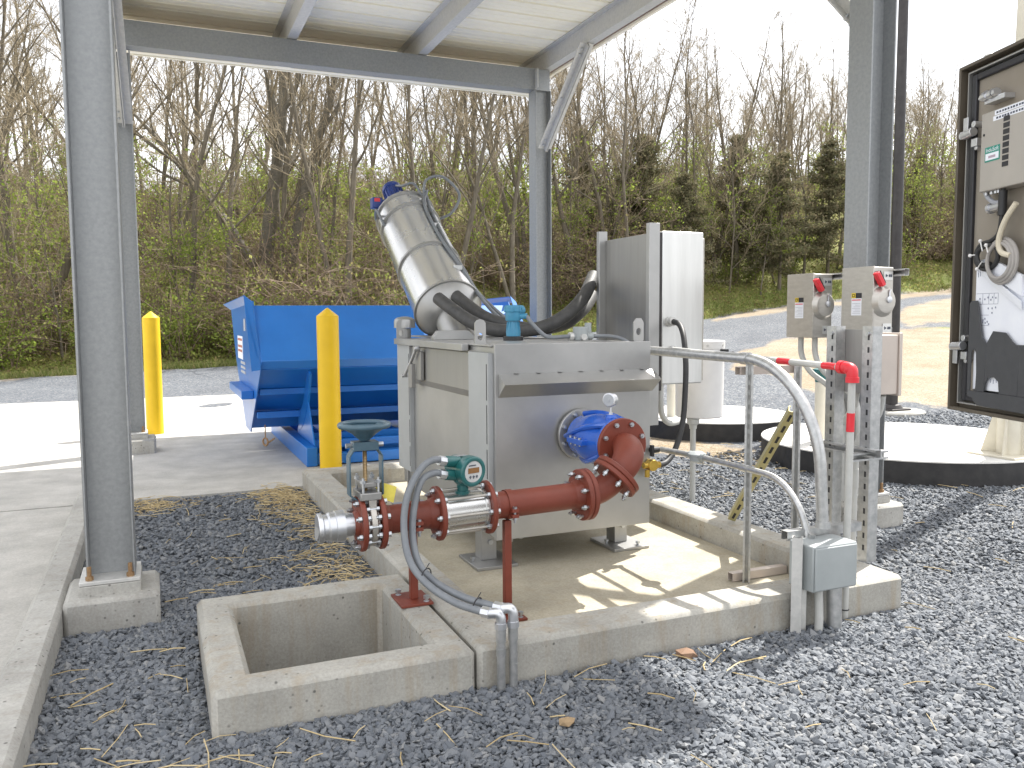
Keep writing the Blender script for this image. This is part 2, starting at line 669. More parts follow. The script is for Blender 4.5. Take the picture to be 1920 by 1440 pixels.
STRAWP = [
    [(12.57, 15.79), (14.81, 16.84), (16.68, 16.8), (17.64, 15.96), (18.93, 15.37), (24, 15.2), (18, 7.5), (11.26, 8.47), (10.79, 8.83), (10.26, 9.29), (9.89, 10.68), (10.77, 13.4)],
    [(22.74, 20.56), (26.16, 21.35), (31, 21.9), (25, 16.0), (20.09, 16.43), (18.62, 16.82)],
    [(18.1, 24.86), (21.91, 25.02), (24.39, 24.75), (27.29, 24.62), (33, 24.44), (32, 23.25), (25.46, 22.96), (23.09, 23.43), (20.57, 23.48), (17.0, 23.33)],
    [(5.47, 8.52), (5.57, 7.84), (5.77, 7.17), (5.62, 6.77), (5.06, 6.05), (4.93, 6.68), (4.72, 7.2), (4.67, 7.42)],
]
GRASSP = [(17.99, 15.94), (19.23, 15.61), (17.82, 14.39), (17.05, 14.87)]
SUMP = (.27, .93, 3.0, 3.76)      # inner hole of the sump

angs = np.concatenate([np.linspace(-PI, -R(46), 40, endpoint=False), np.linspace(-R(46), R(46), 560), np.linspace(R(46), PI, 40, endpoint=False)[1:]])
rad = np.concatenate([[.3, .8, 1.3], 1.5 * (1.0148 ** np.arange(0, 285)), [115, 140, 180, 250, 400]])
nA, nR = len(angs), len(rad)
A, Rr = np.meshgrid(angs, rad)
U, W_ = Rr * np.sin(A), Rr * np.cos(A)
X, Y = xy(U, W_)
X, Y = X.ravel(), Y.ravel()
Z = height(X, Y)
Z += np.where(Rr.ravel() > 11, .03 * wob(X, Y, .9), .008 * wob(X, Y, 2.3)) + np.where(Rr.ravel() < 12, -.004, 0)
un, vn = U.ravel(), W_.ravel()
tt = np.clip(un / np.maximum(vn, 1e-3), -.9, .8)
Ee, _ = edge(tt)
Eb = Ee + .35 * wob(X, Y, 1.1)
forest = np.clip((vn - Eb) / .5, 0, 1) * (vn > 5)
Z += forest * .10 * wob(X, Y, 1.7, .5)
straw = np.zeros(len(X))
qx, qy = X + .35 * wob(X, Y, .9, 3), Y + .35 * wob(X, Y, .8, 5)
for p_ in STRAWP[:3]:
    straw = np.maximum(straw, in_poly(qx, qy, p_))
qx, qy = X + .12 * wob(X, Y, 4, 3), Y + .12 * wob(X, Y, 4, 5)
straw = np.maximum(straw, in_poly(qx, qy, STRAWP[3]))
# thin pale line of straw along the edge of the wood on the left
straw = np.maximum(straw, ((np.abs(vn - Eb) < .32) & (tt < -.1) & (vn > 5)) * .8)
grass = in_poly(X, Y, GRASSP) * 1.0
grass = np.maximum(grass, forest * np.clip(1 - (vn - Eb - 1.2 - 1.2 * np.clip(tt, 0, .4)) / 1.5, 0, 1))
def blur(a, n):
    a = a.reshape(nR, nA).copy()
    for _ in range(n):
        a[1:-1] = (a[:-2] + a[1:-1] * 2 + a[2:]) / 4
        a = (np.roll(a, 1, 1) + a * 2 + np.roll(a, -1, 1)) / 4
    return a.ravel()


straw, grass = blur(straw, 6), blur(grass, 4)
hole = (X > SUMP[0] - .05) & (X < SUMP[1] + .05) & (Y > SUMP[2] - .05) & (Y < SUMP[3] + .05)
Z[hole] = -1.0
padm = (X > 1.12) & (X < 3.15) & (Y > 2.93) & (Y < 6.9)
Z[padm] = -.15

me = bpy.data.meshes.new('gravel_yard')
i0 = (np.arange(nR - 1)[:, None] * nA + np.arange(nA)[None, :]).ravel()
i1 = (np.arange(nR - 1)[:, None] * nA + (np.arange(nA)[None, :] + 1) % nA).ravel()
quads = np.stack([i0, i0 + nA, i1 + nA, i1], 1)
verts = np.stack([X, Y, Z], 1)


def np_mesh(me, verts, faces, smooth=True):
    k = faces.shape[1]
    me.vertices.add(len(verts))
    me.vertices.foreach_set('co', verts.astype(np.float32).ravel())
    me.loops.add(faces.size)
    me.loops.foreach_set('vertex_index', faces.astype(np.int32).ravel())
    me.polygons.add(len(faces))
    me.polygons.foreach_set('loop_start', np.arange(0, faces.size, k, dtype=np.int32))
    me.polygons.foreach_set('use_smooth', np.full(len(faces), smooth))
    me.update(calc_edges=True)
    me.validate()


# centre fan so that the sheet has no hole under the viewer
cz = np.array([[0, 0, -.004]])
verts = np.concatenate([verts, cz])
np_mesh(me, verts, quads[:, ::-1])
att = me.color_attributes.new('zone', 'FLOAT_COLOR', 'POINT')
colr = np.zeros((len(verts), 4), np.float32)
colr[:-1, 0], colr[:-1, 1], colr[:-1, 2] = straw, forest, grass
colr[:, 3] = 1
att.data.foreach_set('color', colr.ravel())

m = bpy.data.materials.new('yard_ground')
m.use_nodes = True
N, L, b = nodes(m)
geo = N.new('ShaderNodeNewGeometry')
Pn = geo.outputs['Position']


def g_noise(s, d=5, r=.6):
    n = N.new('ShaderNodeTexNoise')
    n.inputs['Scale'].default_value = s
    n.inputs['Detail'].default_value = d
    n.inputs['Roughness'].default_value = r
    L.new(Pn, n.inputs['Vector'])
    return n.outputs['Fac']


def g_ramp(f, stops):
    r = N.new('ShaderNodeValToRGB')
    while len(r.color_ramp.elements) < len(stops):
        r.color_ramp.elements.new(.5)
    for i, (p, c) in enumerate(stops):
        r.color_ramp.elements[i].position = p
        r.color_ramp.elements[i].color = (*c, 1)
    L.new(f, r.inputs['Fac'])
    return r.outputs['Color']


def g_mix(f, a, bb, mode='MIX'):
    x = N.new('ShaderNodeMix')
    x.data_type = 'RGBA'
    x.blend_type = mode
    if isinstance(f, float):
        x.inputs[0].default_value = f
    else:
        L.new(f, x.inputs[0])
    L.new(a, x.inputs[6])
    L.new(bb, x.inputs[7])
    return x.outputs[2]


vo = N.new('ShaderNodeTexVoronoi')
vo.inputs['Scale'].default_value = 34
L.new(Pn, vo.inputs['Vector'])
vo2 = N.new('ShaderNodeTexVoronoi')
vo2.inputs['Scale'].default_value = 34
vo2.feature = 'DISTANCE_TO_EDGE'
L.new(Pn, vo2.inputs['Vector'])
sep = N.new('ShaderNodeSeparateColor')
L.new(vo.outputs['Color'], sep.inputs[0])
stone = g_ramp(sep.outputs[0], [(0, (.082, .092, .106)), (.35, (.125, .137, .155)), (.7, (.16, .170, .186)), (1, (.25, .256, .26))])
stone = g_mix(.8, stone, g_ramp(g_noise(.5, 4), [(.3, (.8, .8, .82)), (.7, (1.2, 1.2, 1.18))]), 'MULTIPLY')
gap = g_ramp(vo2.outputs['Distance'], [(0, (.4, .4, .4)), (.12, (1, 1, 1))])
stone = g_mix(.9, stone, gap, 'MULTIPLY')
stc = g_ramp(g_noise(24, 6, .75), [(.3, (.13, .10, .07)), (.46, (.27, .23, .17)), (.6, (.35, .31, .245)), (.75, (.45, .415, .345))])
stc = g_mix(.9, stc, g_ramp(g_noise(1.1, 5), [(.3, (.82, .72, .62)), (.7, (1.1, 1.1, 1.1))]), 'MULTIPLY')
lit = g_ramp(g_noise(6, 8, .8), [(.28, (.07, .08, .025)), (.42, (.16, .19, .045)), (.55, (.25, .235, .085)), (.68, (.20, .145, .08)), (.8, (.30, .25, .14))])
grs = g_ramp(g_noise(9, 7, .75), [(.28, (.08, .11, .02)), (.5, (.17, .20, .05)), (.7, (.30, .28, .12))])
zc = N.new('ShaderNodeVertexColor')
zc.layer_name = 'zone'
zs = N.new('ShaderNodeSeparateColor')
L.new(zc.outputs['Color'], zs.inputs[0])


def thr(ch, k, sc_):
    nn = g_noise(sc_, 7, .72)
    a1 = N.new('ShaderNodeMath')
    a1.operation = 'MULTIPLY_ADD'
    L.new(nn, a1.inputs[0])
    a1.inputs[1].default_value = k
    L.new(zs.outputs[ch], a1.inputs[2])
    r_ = N.new('ShaderNodeMapRange')
    r_.inputs['From Min'].default_value = .5 + k * .5 - .16
    r_.inputs['From Max'].default_value = .5 + k * .5 + .16
    L.new(a1.outputs[0], r_.inputs['Value'])
    return r_.outputs[0]


c_ = g_mix(thr(1, .6, 5), stone, lit)
c_ = g_mix(thr(2, .8, 5), c_, grs)
c_ = g_mix(thr(0, 1.3, 4), c_, stc)
L.new(c_, b.inputs['Base Color'])
b.inputs['Roughness'].default_value = .85
b.inputs['Specular IOR Level'].default_value = .2
bp = N.new('ShaderNodeBump')
bp.inputs['Strength'].default_value = .9
bp.inputs['Distance'].default_value = .02
hh = N.new('ShaderNodeMath')
hh.operation = 'ADD'
L.new(vo2.outputs['Distance'], hh.inputs[0])
L.new(g_noise(20, 4), hh.inputs[1])
L.new(hh.outputs[0], bp.inputs['Height'])
L.new(bp.outputs[0], b.inputs['Normal'])
me.materials.append(m)
yard = bpy.data.objects.new('gravel_yard', me)
COL.objects.link(yard)
tag(yard, kind='structure')

# ------------------------------------------------------------------ loose stones lying on the near gravel
ICO = np.array([(0, 0, 1)] + [(.894 * math.cos(k * 2 * PI / 5), .894 * math.sin(k * 2 * PI / 5), .447) for k in range(5)] + [(.894 * math.cos((k + .5) * 2 * PI / 5), .894 * math.sin((k + .5) * 2 * PI / 5), -.447) for k in range(5)] + [(0, 0, -1)])
ICF = np.array([(0, 1 + k, 1 + (k + 1) % 5) for k in range(5)] + [(1 + k, 6 + k, 1 + (k + 1) % 5) for k in range(5)] + [(1 + (k + 1) % 5, 6 + k, 6 + (k + 1) % 5) for k in range(5)] + [(11, 6 + (k + 1) % 5, 6 + k) for k in range(5)])


def scatter_stones(n, v0, v1, smin, smax):
    v = np.sqrt(rng.uniform(v0 ** 2, v1 ** 2, n))
    t = rng.uniform(-.68, .68, n)
    x, y = xy(t * v, v)
    keep = np.ones(n, bool)
    for (a, bb, c, d) in ((.115, 1.08, 2.855, 3.91), (1.05, 3.27, 2.85, 6.97), (-4, -.425, 1, 20), (-.6, 1.2, 6.93, 20), (1.0, 6, 6.96, 30), (-.42, -.02, 4.08, 4.5), (4.15, 4.56, 4.01, 4.42)):
        keep &= ~((x > a) & (x < bb) & (y > c) & (y < d))
    keep &= ~(np.hypot(x - 6.6, y - 5.87) < 1.3)
    keep &= ~(np.hypot(x - 6.24, y - 8.42) < 1.0)
    return x[keep], y[keep], rng.uniform(smin, smax, keep.sum())


px_, py_, ps_ = [], [], []
for n, v0, v1, a, b_ in ((80000, 2.1, 4.4, .007, .0135), (9000, 2.1, 4.4, .012, .0185), (46000, 4.4, 7.5, .009, .0165), (30000, 7.5, 12, .012, .022)):
    q = scatter_stones(n, v0, v1, a, b_)
    px_.append(q[0]); py_.append(q[1]); ps_.append(q[2])
px_, py_, ps_ = map(np.concatenate, (px_, py_, ps_))
n = len(px_)
Vv = ICO[None] * (1 + rng.uniform(-.38, .38, (n, 12, 1)))
Vv = Vv * np.stack([rng.uniform(.8, 1.35, n), rng.uniform(.65, 1.1, n), rng.uniform(.4, .85, n)], 1)[:, None, :]
ang = rng.uniform(0, 2 * PI, n)
tl = rng.normal(0, .35, (n, 2))
cz_, sz_ = np.cos(ang)[:, None], np.sin(ang)[:, None]
x_ = Vv[:, :, 0] * cz_ - Vv[:, :, 1] * sz_
y_ = Vv[:, :, 0] * sz_ + Vv[:, :, 1] * cz_
z_ = Vv[:, :, 2] + tl[:, :1] * x_ + tl[:, 1:] * y_
pz_ = height(px_, py_) + rng.uniform(-.3, .75, n) * ps_
Vw = np.stack([x_ * ps_[:, None] + px_[:, None], y_ * ps_[:, None] + py_[:, None], z_ * ps_[:, None] + pz_[:, None]], 2).reshape(-1, 3)
F = (ICF[None] + (np.arange(n) * 12)[:, None, None]).reshape(-1, 3)
me = bpy.data.meshes.new('loose_gravel')
np_mesh(me, Vw, F, False)
me.materials.append(M_STONE)
o = bpy.data.objects.new('loose_gravel', me)
COL.objects.link(o)
tag(o, 'blue grey crushed stone lying loose over the yard', 'gravel', kind='stuff')

# straw bits
def straw_pieces(spots):
    vs, fs = [], []
    for (x, y, sx, sy, n, l0, l1) in spots:
        for _ in range(int(n * .5)):
            cx, cy = random.gauss(x, sx), random.gauss(y, sy)
            if (.1 < cx < 1.1 and 2.84 < cy < 3.92) or (1.04 < cx < 3.27 and 2.84 < cy < 6.95) or cx < -.40 and cy > 1:
                continue
            l = random.uniform(l0, l1) * .5
            a = random.uniform(0, PI)
            wd = random.uniform(.0012, .0026)
            z0 = float(height(cx, cy)) + random.uniform(.012, .03)
            dz = random.gauss(0, .10) * l
            d = (math.cos(a) * l, math.sin(a) * l)
            nx, ny = -math.sin(a) * wd, math.cos(a) * wd
            k = random.gauss(0, .12) * l
            pts = [(cx - d[0], cy - d[1], z0 - dz), (cx + nx * k / wd, cy + ny * k / wd, z0 + .004), (cx + d[0], cy + d[1], z0 + dz)]
            o_ = len(vs)
            for p in pts:
                vs += [(p[0] + nx, p[1] + ny, p[2]), (p[0], p[1], p[2] + wd * 1.2), (p[0] - nx, p[1] - ny, p[2]), (p[0], p[1], p[2] - wd)]
            for s_ in range(2):
                for q in range(4):
                    fs.append((o_ + s_ * 4 + q, o_ + s_ * 4 + (q + 1) % 4, o_ + s_ * 4 + 4 + (q + 1) % 4, o_ + s_ * 4 + 4 + q))
    return np.array(vs), np.array(fs)


sv, sf = straw_pieces([
    (.1, 2.5, .30, .28, 90, .05, .22), (-.15, 3.3, .22, .4, 60, .05, .18), (.9, 6.4, .14, .3, 620, .04, .16), (.95, 5.6, .12, .5, 360, .04, .14), (.92, 6.75, .1, .1, 260, .04, .14),
    (.9, 4.5, .14, .3, 420, .04, .14), (.5, 5.2, .4, .7, 90, .04, .16), (-.05, 6.7, .14, .14, 330, .04, .14), (.7, 4.3, .25, .3, 70, .04, .14),
    (1.3, 2.4, .6, .2, 34, .04, .16), (2.2, 2.3, .7, .4, 26, .05, .16), (3.2, 2.6, .8, .7, 26, .05, .18), (4.6, 5.5, .8, .6, 70, .05, .2), (5.2, 6.9, .35, .6, 160, .05, .2),
    (5.0, 3.6, .8, .8, 40, .06, .2), (1.9, 2.77, .5, .03, 18, .05, .2), (4.0, 6.2, .5, .8, 60, .05, .2)])
me = bpy.data.meshes.new('loose_straw')
np_mesh(me, sv, sf, False)
me.materials.append(M_STRAW)
o = bpy.data.objects.new('loose_straw', me)
COL.objects.link(o)
tag(o, 'dry yellow straw scattered over the gravel', 'straw', kind='stuff')
for x, y, s, c, lab in ((1.249, 2.462, .026, (.33, .23, .13), 'tan stone lying alone on the grey gravel in front of the kerb'), (1.955, 2.785, .042, (.20, .12, .075), 'broken brown brick chip at the foot of the concrete kerb')):
    bm_ = MB()
    rr = random.Random(int(x * 100))
    vv = [V(p) * s * rr.uniform(.75, 1.2) for p in ICO.tolist()]
    bm_.add([V((p.x * 1.2, p.y, p.z * .55)) + V((x, y, .024)) for p in vv], [tuple(f) for f in ICF.tolist()])
    tag(bm_.build('stone', mat('stone_brown', c, .8, scale=30), smooth=False), lab, 'stone')

# ------------------------------------------------------------------ trees
def tree_segs(rn, H, r0, n1=15, n2=7, n3=5, start=.3, spread=1.0, stems=None, up=.35):
    """returns two lists of (p0, p1, r0, r1): trunk wood and twigs"""
    wood, twig = [], []

    def walk(p, d, length, r, segs, jit, upw, lvl, taper=.25):
        pts = [p.copy()]
        rs = [r]
        for i in range(segs):
            d = d + V((rn.gauss(0, jit), rn.gauss(0, jit), rn.gauss(0, jit * .6) + upw / segs))
            d.normalize()
            p = p + d * (length / segs)
            pts.append(p.copy())
            rs.append(r * (1 - (1 - taper) * (i + 1) / segs))
        dst = wood if lvl <= 1 else twig
        for i in range(segs):
            dst.append((pts[i], pts[i + 1], rs[i], rs[i + 1]))
        return pts, rs

    def side(d, ang_, az):
        d = d.normalized()
        a = d.cross(V((0, 0, 1)))
        if a.length < .05:
            a = V((1, 0, 0))
        a.normalize()
        b_ = a.cross(d)
        return d * math.cos(ang_) + (a * math.cos(az) + b_ * math.sin(az)) * math.sin(ang_)

    def at(pts, rs, f):
        q = f * (len(pts) - 1)
        i = min(int(q), len(pts) - 2)
        k = q - i
        return pts[i].lerp(pts[i + 1], k), pts[i + 1] - pts[i], rs[i] * (1 - k) + rs[i + 1] * k

    stems = stems or [(V((0, 0, 0)), V((0, 0, 1)), H, r0)]
    for sp, sd, sh, sr in stems:
        pts, rs = walk(sp, sd.normalized(), sh, sr, 14, .05, .1, 0, .12)
        az = rn.uniform(0, 6)
        for k in range(n1):
            f = start + (1 - start) * (k + rn.random()) / n1
            p, d, r = at(pts, rs, min(f, .985))
            az += 2.4
            L1 = (sh * .36 * (1.15 - f) + .5) * rn.uniform(.6, 1.15) * spread
            p1, r1 = walk(p, side(d, rn.uniform(.32, .85), az), L1, max(.012, r * .5), 7, .13, up, 1, .3)
            for j in range(n2):
                f2 = .2 + .8 * (j + rn.random()) / n2
                q, d2_, rr = at(p1, r1, min(f2, .98))
                L2 = L1 * .42 * (1.2 - f2) + .25
                p2, rr2 = walk(q, side(d2_, rn.uniform(.4, .9), rn.uniform(0, 6.28)), L2 * rn.uniform(.7, 1.2), max(.009, rr * .5), 4, .16, up * .8, 2, .5)
                for _ in range(n3):
                    q3, d3, r3 = at(p2, rr2, rn.uniform(.2, .99))
                    walk(q3, side(d3, rn.uniform(.3, .9), rn.uniform(0, 6.28)), rn.uniform(.2, .55), .0065, 2, .2, up * .5, 3, .6)
    return wood, twig


def seg_mesh(name, segs, n, m):
    p0 = np.array([s[0] for s in segs])
    p1 = np.array([s[1] for s in segs])
    ra = np.array([s[2] for s in segs])
    rb = np.array([s[3] for s in segs])
    d = p1 - p0
    d /= np.linalg.norm(d, axis=1, keepdims=True) + 1e-9
    ref = np.where(np.abs(d[:, 2:3]) < .9, np.array([[0, 0, 1.0]]), np.array([[1.0, 0, 0]]))
    a = np.cross(d, ref)
    a /= np.linalg.norm(a, axis=1, keepdims=True) + 1e-9
    b_ = np.cross(a, d)
    rings = []
    for p, r in ((p0, ra), (p1 + d * (rb * .3)[:, None], rb)):
        for k in range(n):
            w_ = 2 * PI * k / n
            rings.append(p + (a * math.cos(w_) + b_ * math.sin(w_)) * r[:, None])
    Vt = np.stack(rings, 1).reshape(-1, 3)
    base = np.array([(k, (k + 1) % n, n + (k + 1) % n, n + k) for k in range(n)])
    F_ = (base[None] + (np.arange(len(segs)) * 2 * n)[:, None, None]).reshape(-1, 4)
    me_ = bpy.data.meshes.new(name)
    np_mesh(me_, Vt, F_, True)
    me_.materials.append(m)
    return me_


def leaf_mesh(name, P, size, m, elong=1.6, flat=0.0):
    """little four-sided leaves at the given points"""
    n = len(P)
    a = rng.normal(size=(n, 3))
    a /= np.linalg.norm(a, axis=1, keepdims=True)
    c = rng.normal(size=(n, 3))
    c[:, 2] += flat
    b_ = np.cross(a, c)
    b_ /= np.linalg.norm(b_, axis=1, keepdims=True) + 1e-9
    s = (size * rng.uniform(.6, 1.35, n))[:, None]
    Vt = np.stack([P - a * s * elong * .5, P + b_ * s * .5 + a * s * .1, P + a * s * elong * .5, P - b_ * s * .5 + a * s * .05], 1).reshape(-1, 3)
    F_ = (np.arange(4)[None] + (np.arange(n) * 4)[:, None])
    me_ = bpy.data.meshes.new(name)
    np_mesh(me_, Vt, F_, False)
    me_.materials.append(m)
    return me_


def place(name, label, cat, parts, x, y, rz, s, group, tilt=(0, 0)):
    z = float(height(x, y)) - .06
    r = bpy.data.objects.new(name, None)
    COL.objects.link(r)
    r.location = (x, y, z)
    r.rotation_euler = (tilt[0], tilt[1], rz)
    r.scale = s if isinstance(s, tuple) else (s, s, s)
    tag(r, label, cat, group)
    for pn, me_ in parts:
        c = bpy.data.objects.new(pn, me_)
        COL.objects.link(c)
        c.parent = r
    return r


PROTO = []
for k in range(10):
    rn = random.Random(100 + k)
    H = 12.5
    if k in (3, 7):
        st = [(V((0, 0, 0)), V((.12, .05, 1)), H, .13), (V((.1, -.05, 0)), V((-.22, .1, 1)), H * .85, .10)]
        wd, tw = tree_segs(rn, H, .14, 11, 7, 6, .3, .9, st)
    else:
        wd, tw = tree_segs(rn, H, rn.uniform(.085, .14), rn.randint(13, 18), 6, 5, rn.uniform(.2, .42), rn.uniform(.7, 1.05))
    PROTO.append([('trunk', seg_mesh('trunk', wd, 6, M_BARK)), ('crown', seg_mesh('crown', tw, 3, M_TWIG))])
# thin saplings
SAP = []
for k in range(5):
    rn = random.Random(300 + k)
    wd, tw = tree_segs(rn, 6.5, .040, 12, 6, 4, .12, .8)
    lp = []
    for a_, b_, _, _ in tw:
        if rn.random() < (.10, .22, .38, .6, .85)[k] and b_.z < 5.2:
            for _ in range(3):
                q = a_.lerp(b_, rn.random())
                lp.append((q.x + rn.gauss(0, .07), q.y + rn.gauss(0, .07), q.z + rn.gauss(0, .07)))
    SAP.append([('trunk', seg_mesh('trunk', wd, 5, M_BARK)), ('crown', seg_mesh('crown', tw, 3, M_TWIG)), ('young_leaves', leaf_mesh('young_leaves', np.array(lp), .062, M_LEAF, 1.5))])

rt_ = random.Random(5)
used = []
cnt = 0
BT = 'slender bare tree standing among the others in the leafless wood beyond the gravel'
while cnt < 245:
    t = rt_.uniform(-.70, .66) if cnt % 3 else rt_.uniform(.02, .66)
    E_ = float(np.interp(t, TX, EV))
    v = E_ + 2.0 + (40 * rt_.random() ** 1.25 if cnt < 200 else 30 + 24 * rt_.random())
    if t > .15:
        v += 2
    x, y = xy(t * v, v)
    if any((x - a) ** 2 + (y - b_) ** 2 < 1.1 for a, b_ in used):
        continue
    used.append((x, y))
    s = rt_.uniform(.78, 1.2)
    if t > .05:
        s *= .86 - .2 * min(1, (t - .05) / .4)
    place('bare_tree', BT, 'tree', PROTO[rt_.randrange(10)], x, y, rt_.uniform(0, 6.28), (s * rt_.uniform(.85, 1.15), s * rt_.uniform(.85, 1.15), s), 'bare trees of the wood beyond the yard', (rt_.gauss(0, .05), rt_.gauss(0, .05)))
    cnt += 1
for k in range(170):
    t = rt_.uniform(-.68, .64)
    E_ = float(np.interp(t, TX, EV))
    v = E_ + 1.2 + 18 * rt_.random()
    if abs(t + .298) < .035 and v < 28:
        continue
    x, y = xy(t * v, v)
    place('sapling', 'thin sapling with a few young leaves at the front of the wood', 'sapling', SAP[rt_.randrange(5)], x, y, rt_.uniform(0, 6.28), rt_.uniform(.6, 1.2), 'saplings along the edge of the wood', (rt_.gauss(0, .09), rt_.gauss(0, .09)))

# the big many-stemmed tree behind the hopper
rn = random.Random(42)
st = [(V((0, 0, 0)), V((.10, .0, 1)), 14, .29), (V((.35, 0, 0)), V((.28, .1, 1)), 13, .22), (V((-.15, 0, 1.6)), V((-.62, .05, 1)), 8.5, .19)]
wd, tw = tree_segs(rn, 14, .3, 12, 7, 6, .28, .95, st)
big = [('trunk', seg_mesh('trunk', wd, 8, mat('dark_grey_bark', (.095, .084, .064), .9, 0, scale=14, col2=(.19, .168, .128)))), ('crown', seg_mesh('crown', tw, 3, M_TWIG))]
x, y = xy(-.298 * 28, 28)
place('forked_tree', 'largest bare tree, thick trunk forking low into three limbs, behind the blue hopper', 'tree', big, x, y, -YAW, 1.0, None)
rn = random.Random(43)
wd, tw = tree_segs(rn, 8, .17, 10, 6, 5, .35, .9)
x, y = xy(-.575 * 24, 24)
place('leaning_tree', 'dark bare tree leaning steeply to the right at the far left of the wood', 'tree', [('trunk', seg_mesh('trunk', wd, 8, M_BARK)), ('crown', seg_mesh('crown', tw, 3, M_TWIG))], x, y, -YAW, 1.0, None, (0, .42))

# cedars
def cedar(k):
    rn = random.Random(500 + k)
    H = 7.5
    P = []
    segs = [(V((0, 0, 0)), V((.05, 0, H * .5)), .11, .07), (V((.05, 0, H * .5)), V((0, .05, H)), .07, .01)]
    bs = []
    for i in range(95):
        f = .12 + .88 * rn.random() ** .85
        z = H * f
        L1 = (1 - f) ** .6 * 2.5 * rn.uniform(.55, 1.1) + .18
        a = rn.uniform(0, 6.28)
        p0 = V((0, 0, z))
        p1 = p0 + V((math.cos(a) * L1, math.sin(a) * L1, L1 * rn.uniform(-.1, .35)))
        bs.append((p0, p1, .02, .006))
        for j in range(int(60 + L1 * 62)):
            q = p0.lerp(p1, rn.uniform(.15, 1.05))
            P.append((q.x + rn.gauss(0, .13), q.y + rn.gauss(0, .13), q.z + rn.gauss(0, .12)))
    return [('trunk', seg_mesh('trunk', segs + bs, 5, M_BARK)), ('crown', leaf_mesh('crown', np.array(P), .075, M_CEDAR, 2.2))]


CED = [cedar(0), cedar(1)]
for i, (t, v, s, k, lab) in enumerate((
        (.155, 34, .80, 0, 'tall olive green cedar behind the right edge of the steel tank rack'),
        (.205, 33, 0.62, 1, 'short dark cedar just beyond the top of the pale control panel'),
        (.265, 36, .76, 1, 'broad brownish cedar between the control panel and the switch boxes'),
        (.318, 34, .74, 0, 'narrow dark cedar standing above the left switch box'),
        (.375, 36, .76, 1, 'olive cedar partly hidden behind the steel column on the right'),
        (.085, 38, .8, 0, 'dim green cedar deep in the wood right of the far column'),
        (.48, 41, 0.58, 1, 'small cedar between the dark pole and the open cabinet door'))):
    x, y = xy(t * v, v)
    place('cedar_tree', lab, 'tree', CED[k], x, y, i * 1.7, s, 'cedars in the wood')

# green shrubs
def shrub(k, n=3600, hgt=1.8):
    rn = random.Random(700 + k)
    keep = (1.0, .45, .7, .3)[k]
    segs, P = [], []
    for i in range(26):
        a = rn.uniform(0, 6.28)
        d = V((math.cos(a) * rn.uniform(.1, .8), math.sin(a) * rn.uniform(.1, .8), 1)).normalized()
        p = V((rn.gauss(0, .15), rn.gauss(0, .15), 0))
        L1 = hgt * rn.uniform(.5, 1.1)
        for j in range(5):
            q = p + d * (L1 / 5)
            d = (d + V((rn.gauss(0, .16), rn.gauss(0, .16), -.05))).normalized()
            segs.append((p, q, .014 - .002 * j, .012 - .002 * j))
            if j > 0:
                for _ in range(n // 104):
                    w_ = p.lerp(q, rn.random())
                    if rn.random() < keep:
                        P.append((w_.x + rn.gauss(0, .13), w_.y + rn.gauss(0, .13), w_.z + rn.gauss(0, .11)))
            p = q
    return [('stems', seg_mesh('stems', segs, 4, M_BRUSH)), ('foliage', leaf_mesh('foliage', np.array(P), .044, M_LEAF, 1.5))]


SHR = [shrub(k) for k in range(4)]
SPOT = [(-.315, 23.5, 1.35, 'bright green shrub in front of the large forked tree'), (-.28, 24.2, 1.15, None)]
for k in range(62):
    t = rt_.choice([rt_.uniform(-.68, -.05), rt_.uniform(.1, .62)])
    E_ = float(np.interp(t, TX, EV))
    SPOT.append((t, E_ + (.7 if t < 0 else 2.6) + 10 * rt_.random() ** 1.1, rt_.uniform(.4, 1.25), None))
for t, v, s, lab in SPOT:
    x, y = xy(t * v, v)
    place('green_shrub', lab or 'fresh green leafy shrub at the foot of the wood', 'shrub', SHR[rt_.randrange(4)], x, y, rt_.uniform(0, 6), (s * rt_.uniform(.85, 1.25), s * rt_.uniform(.85, 1.25), s * rt_.uniform(.8, 1.3)), None if lab else 'green shrubs under the trees')


def brush(k):
    rn = random.Random(900 + k)
    segs, P = [], []
    for i in range(75):
        a = rn.uniform(0, 6.28)
        d = V((math.cos(a) * rn.uniform(.2, 1.1), math.sin(a) * rn.uniform(.2, 1.1), 1)).normalized()
        p = V((rn.gauss(0, .5), rn.gauss(0, .5), 0))
        L1 = rn.uniform(1.2, 3.2)
        for j in range(6):
            q = p + d * (L1 / 6)
            d = (d + V((rn.gauss(0, .2), rn.gauss(0, .2), -.22))).normalized()
            segs.append((p, q, .012 - .0013 * j, .011 - .0013 * j))
            for _ in range(2):
                e = V((rn.gauss(0, 1), rn.gauss(0, 1), rn.gauss(.3, .7))).normalized() * rn.uniform(.15, .5)
                w_ = p.lerp(q, rn.random())
                segs.append((w_, w_ + e, .006, .004))
                if rn.random() < .5:
                    for _ in range(4):
                        P.append(tuple(w_ + e * rn.uniform(.4, 1.1) + V((rn.gauss(0, .05), rn.gauss(0, .05), rn.gauss(0, .05)))))
            p = q
    return [('twigs', seg_mesh('twigs', segs, 3, M_BRUSH)), ('buds', leaf_mesh('buds', np.array(P), .045, M_UNDER, 1.4))]


BRU = [brush(k) for k in range(4)]
for k in range(210):
    t = rt_.uniform(-.70, .66)
    E_ = float(np.interp(t, TX, EV))
    v = E_ + ((1.2 if t < 0 else 3.0) + 22 * rt_.random() ** 1.3 if k < 140 else rt_.uniform(20, 46))
    x, y = xy(t * v, v)
    s = rt_.uniform(.7, 1.5) * (1.15 if k >= 140 else 1)
    place('brush_thicket', 'tangled brown brush thicket under the bare trees', 'brush', BRU[rt_.randrange(4)], x, y, rt_.uniform(0, 6), (s, s, s * rt_.uniform(.8, 1.3)), 'brush thickets in the wood')

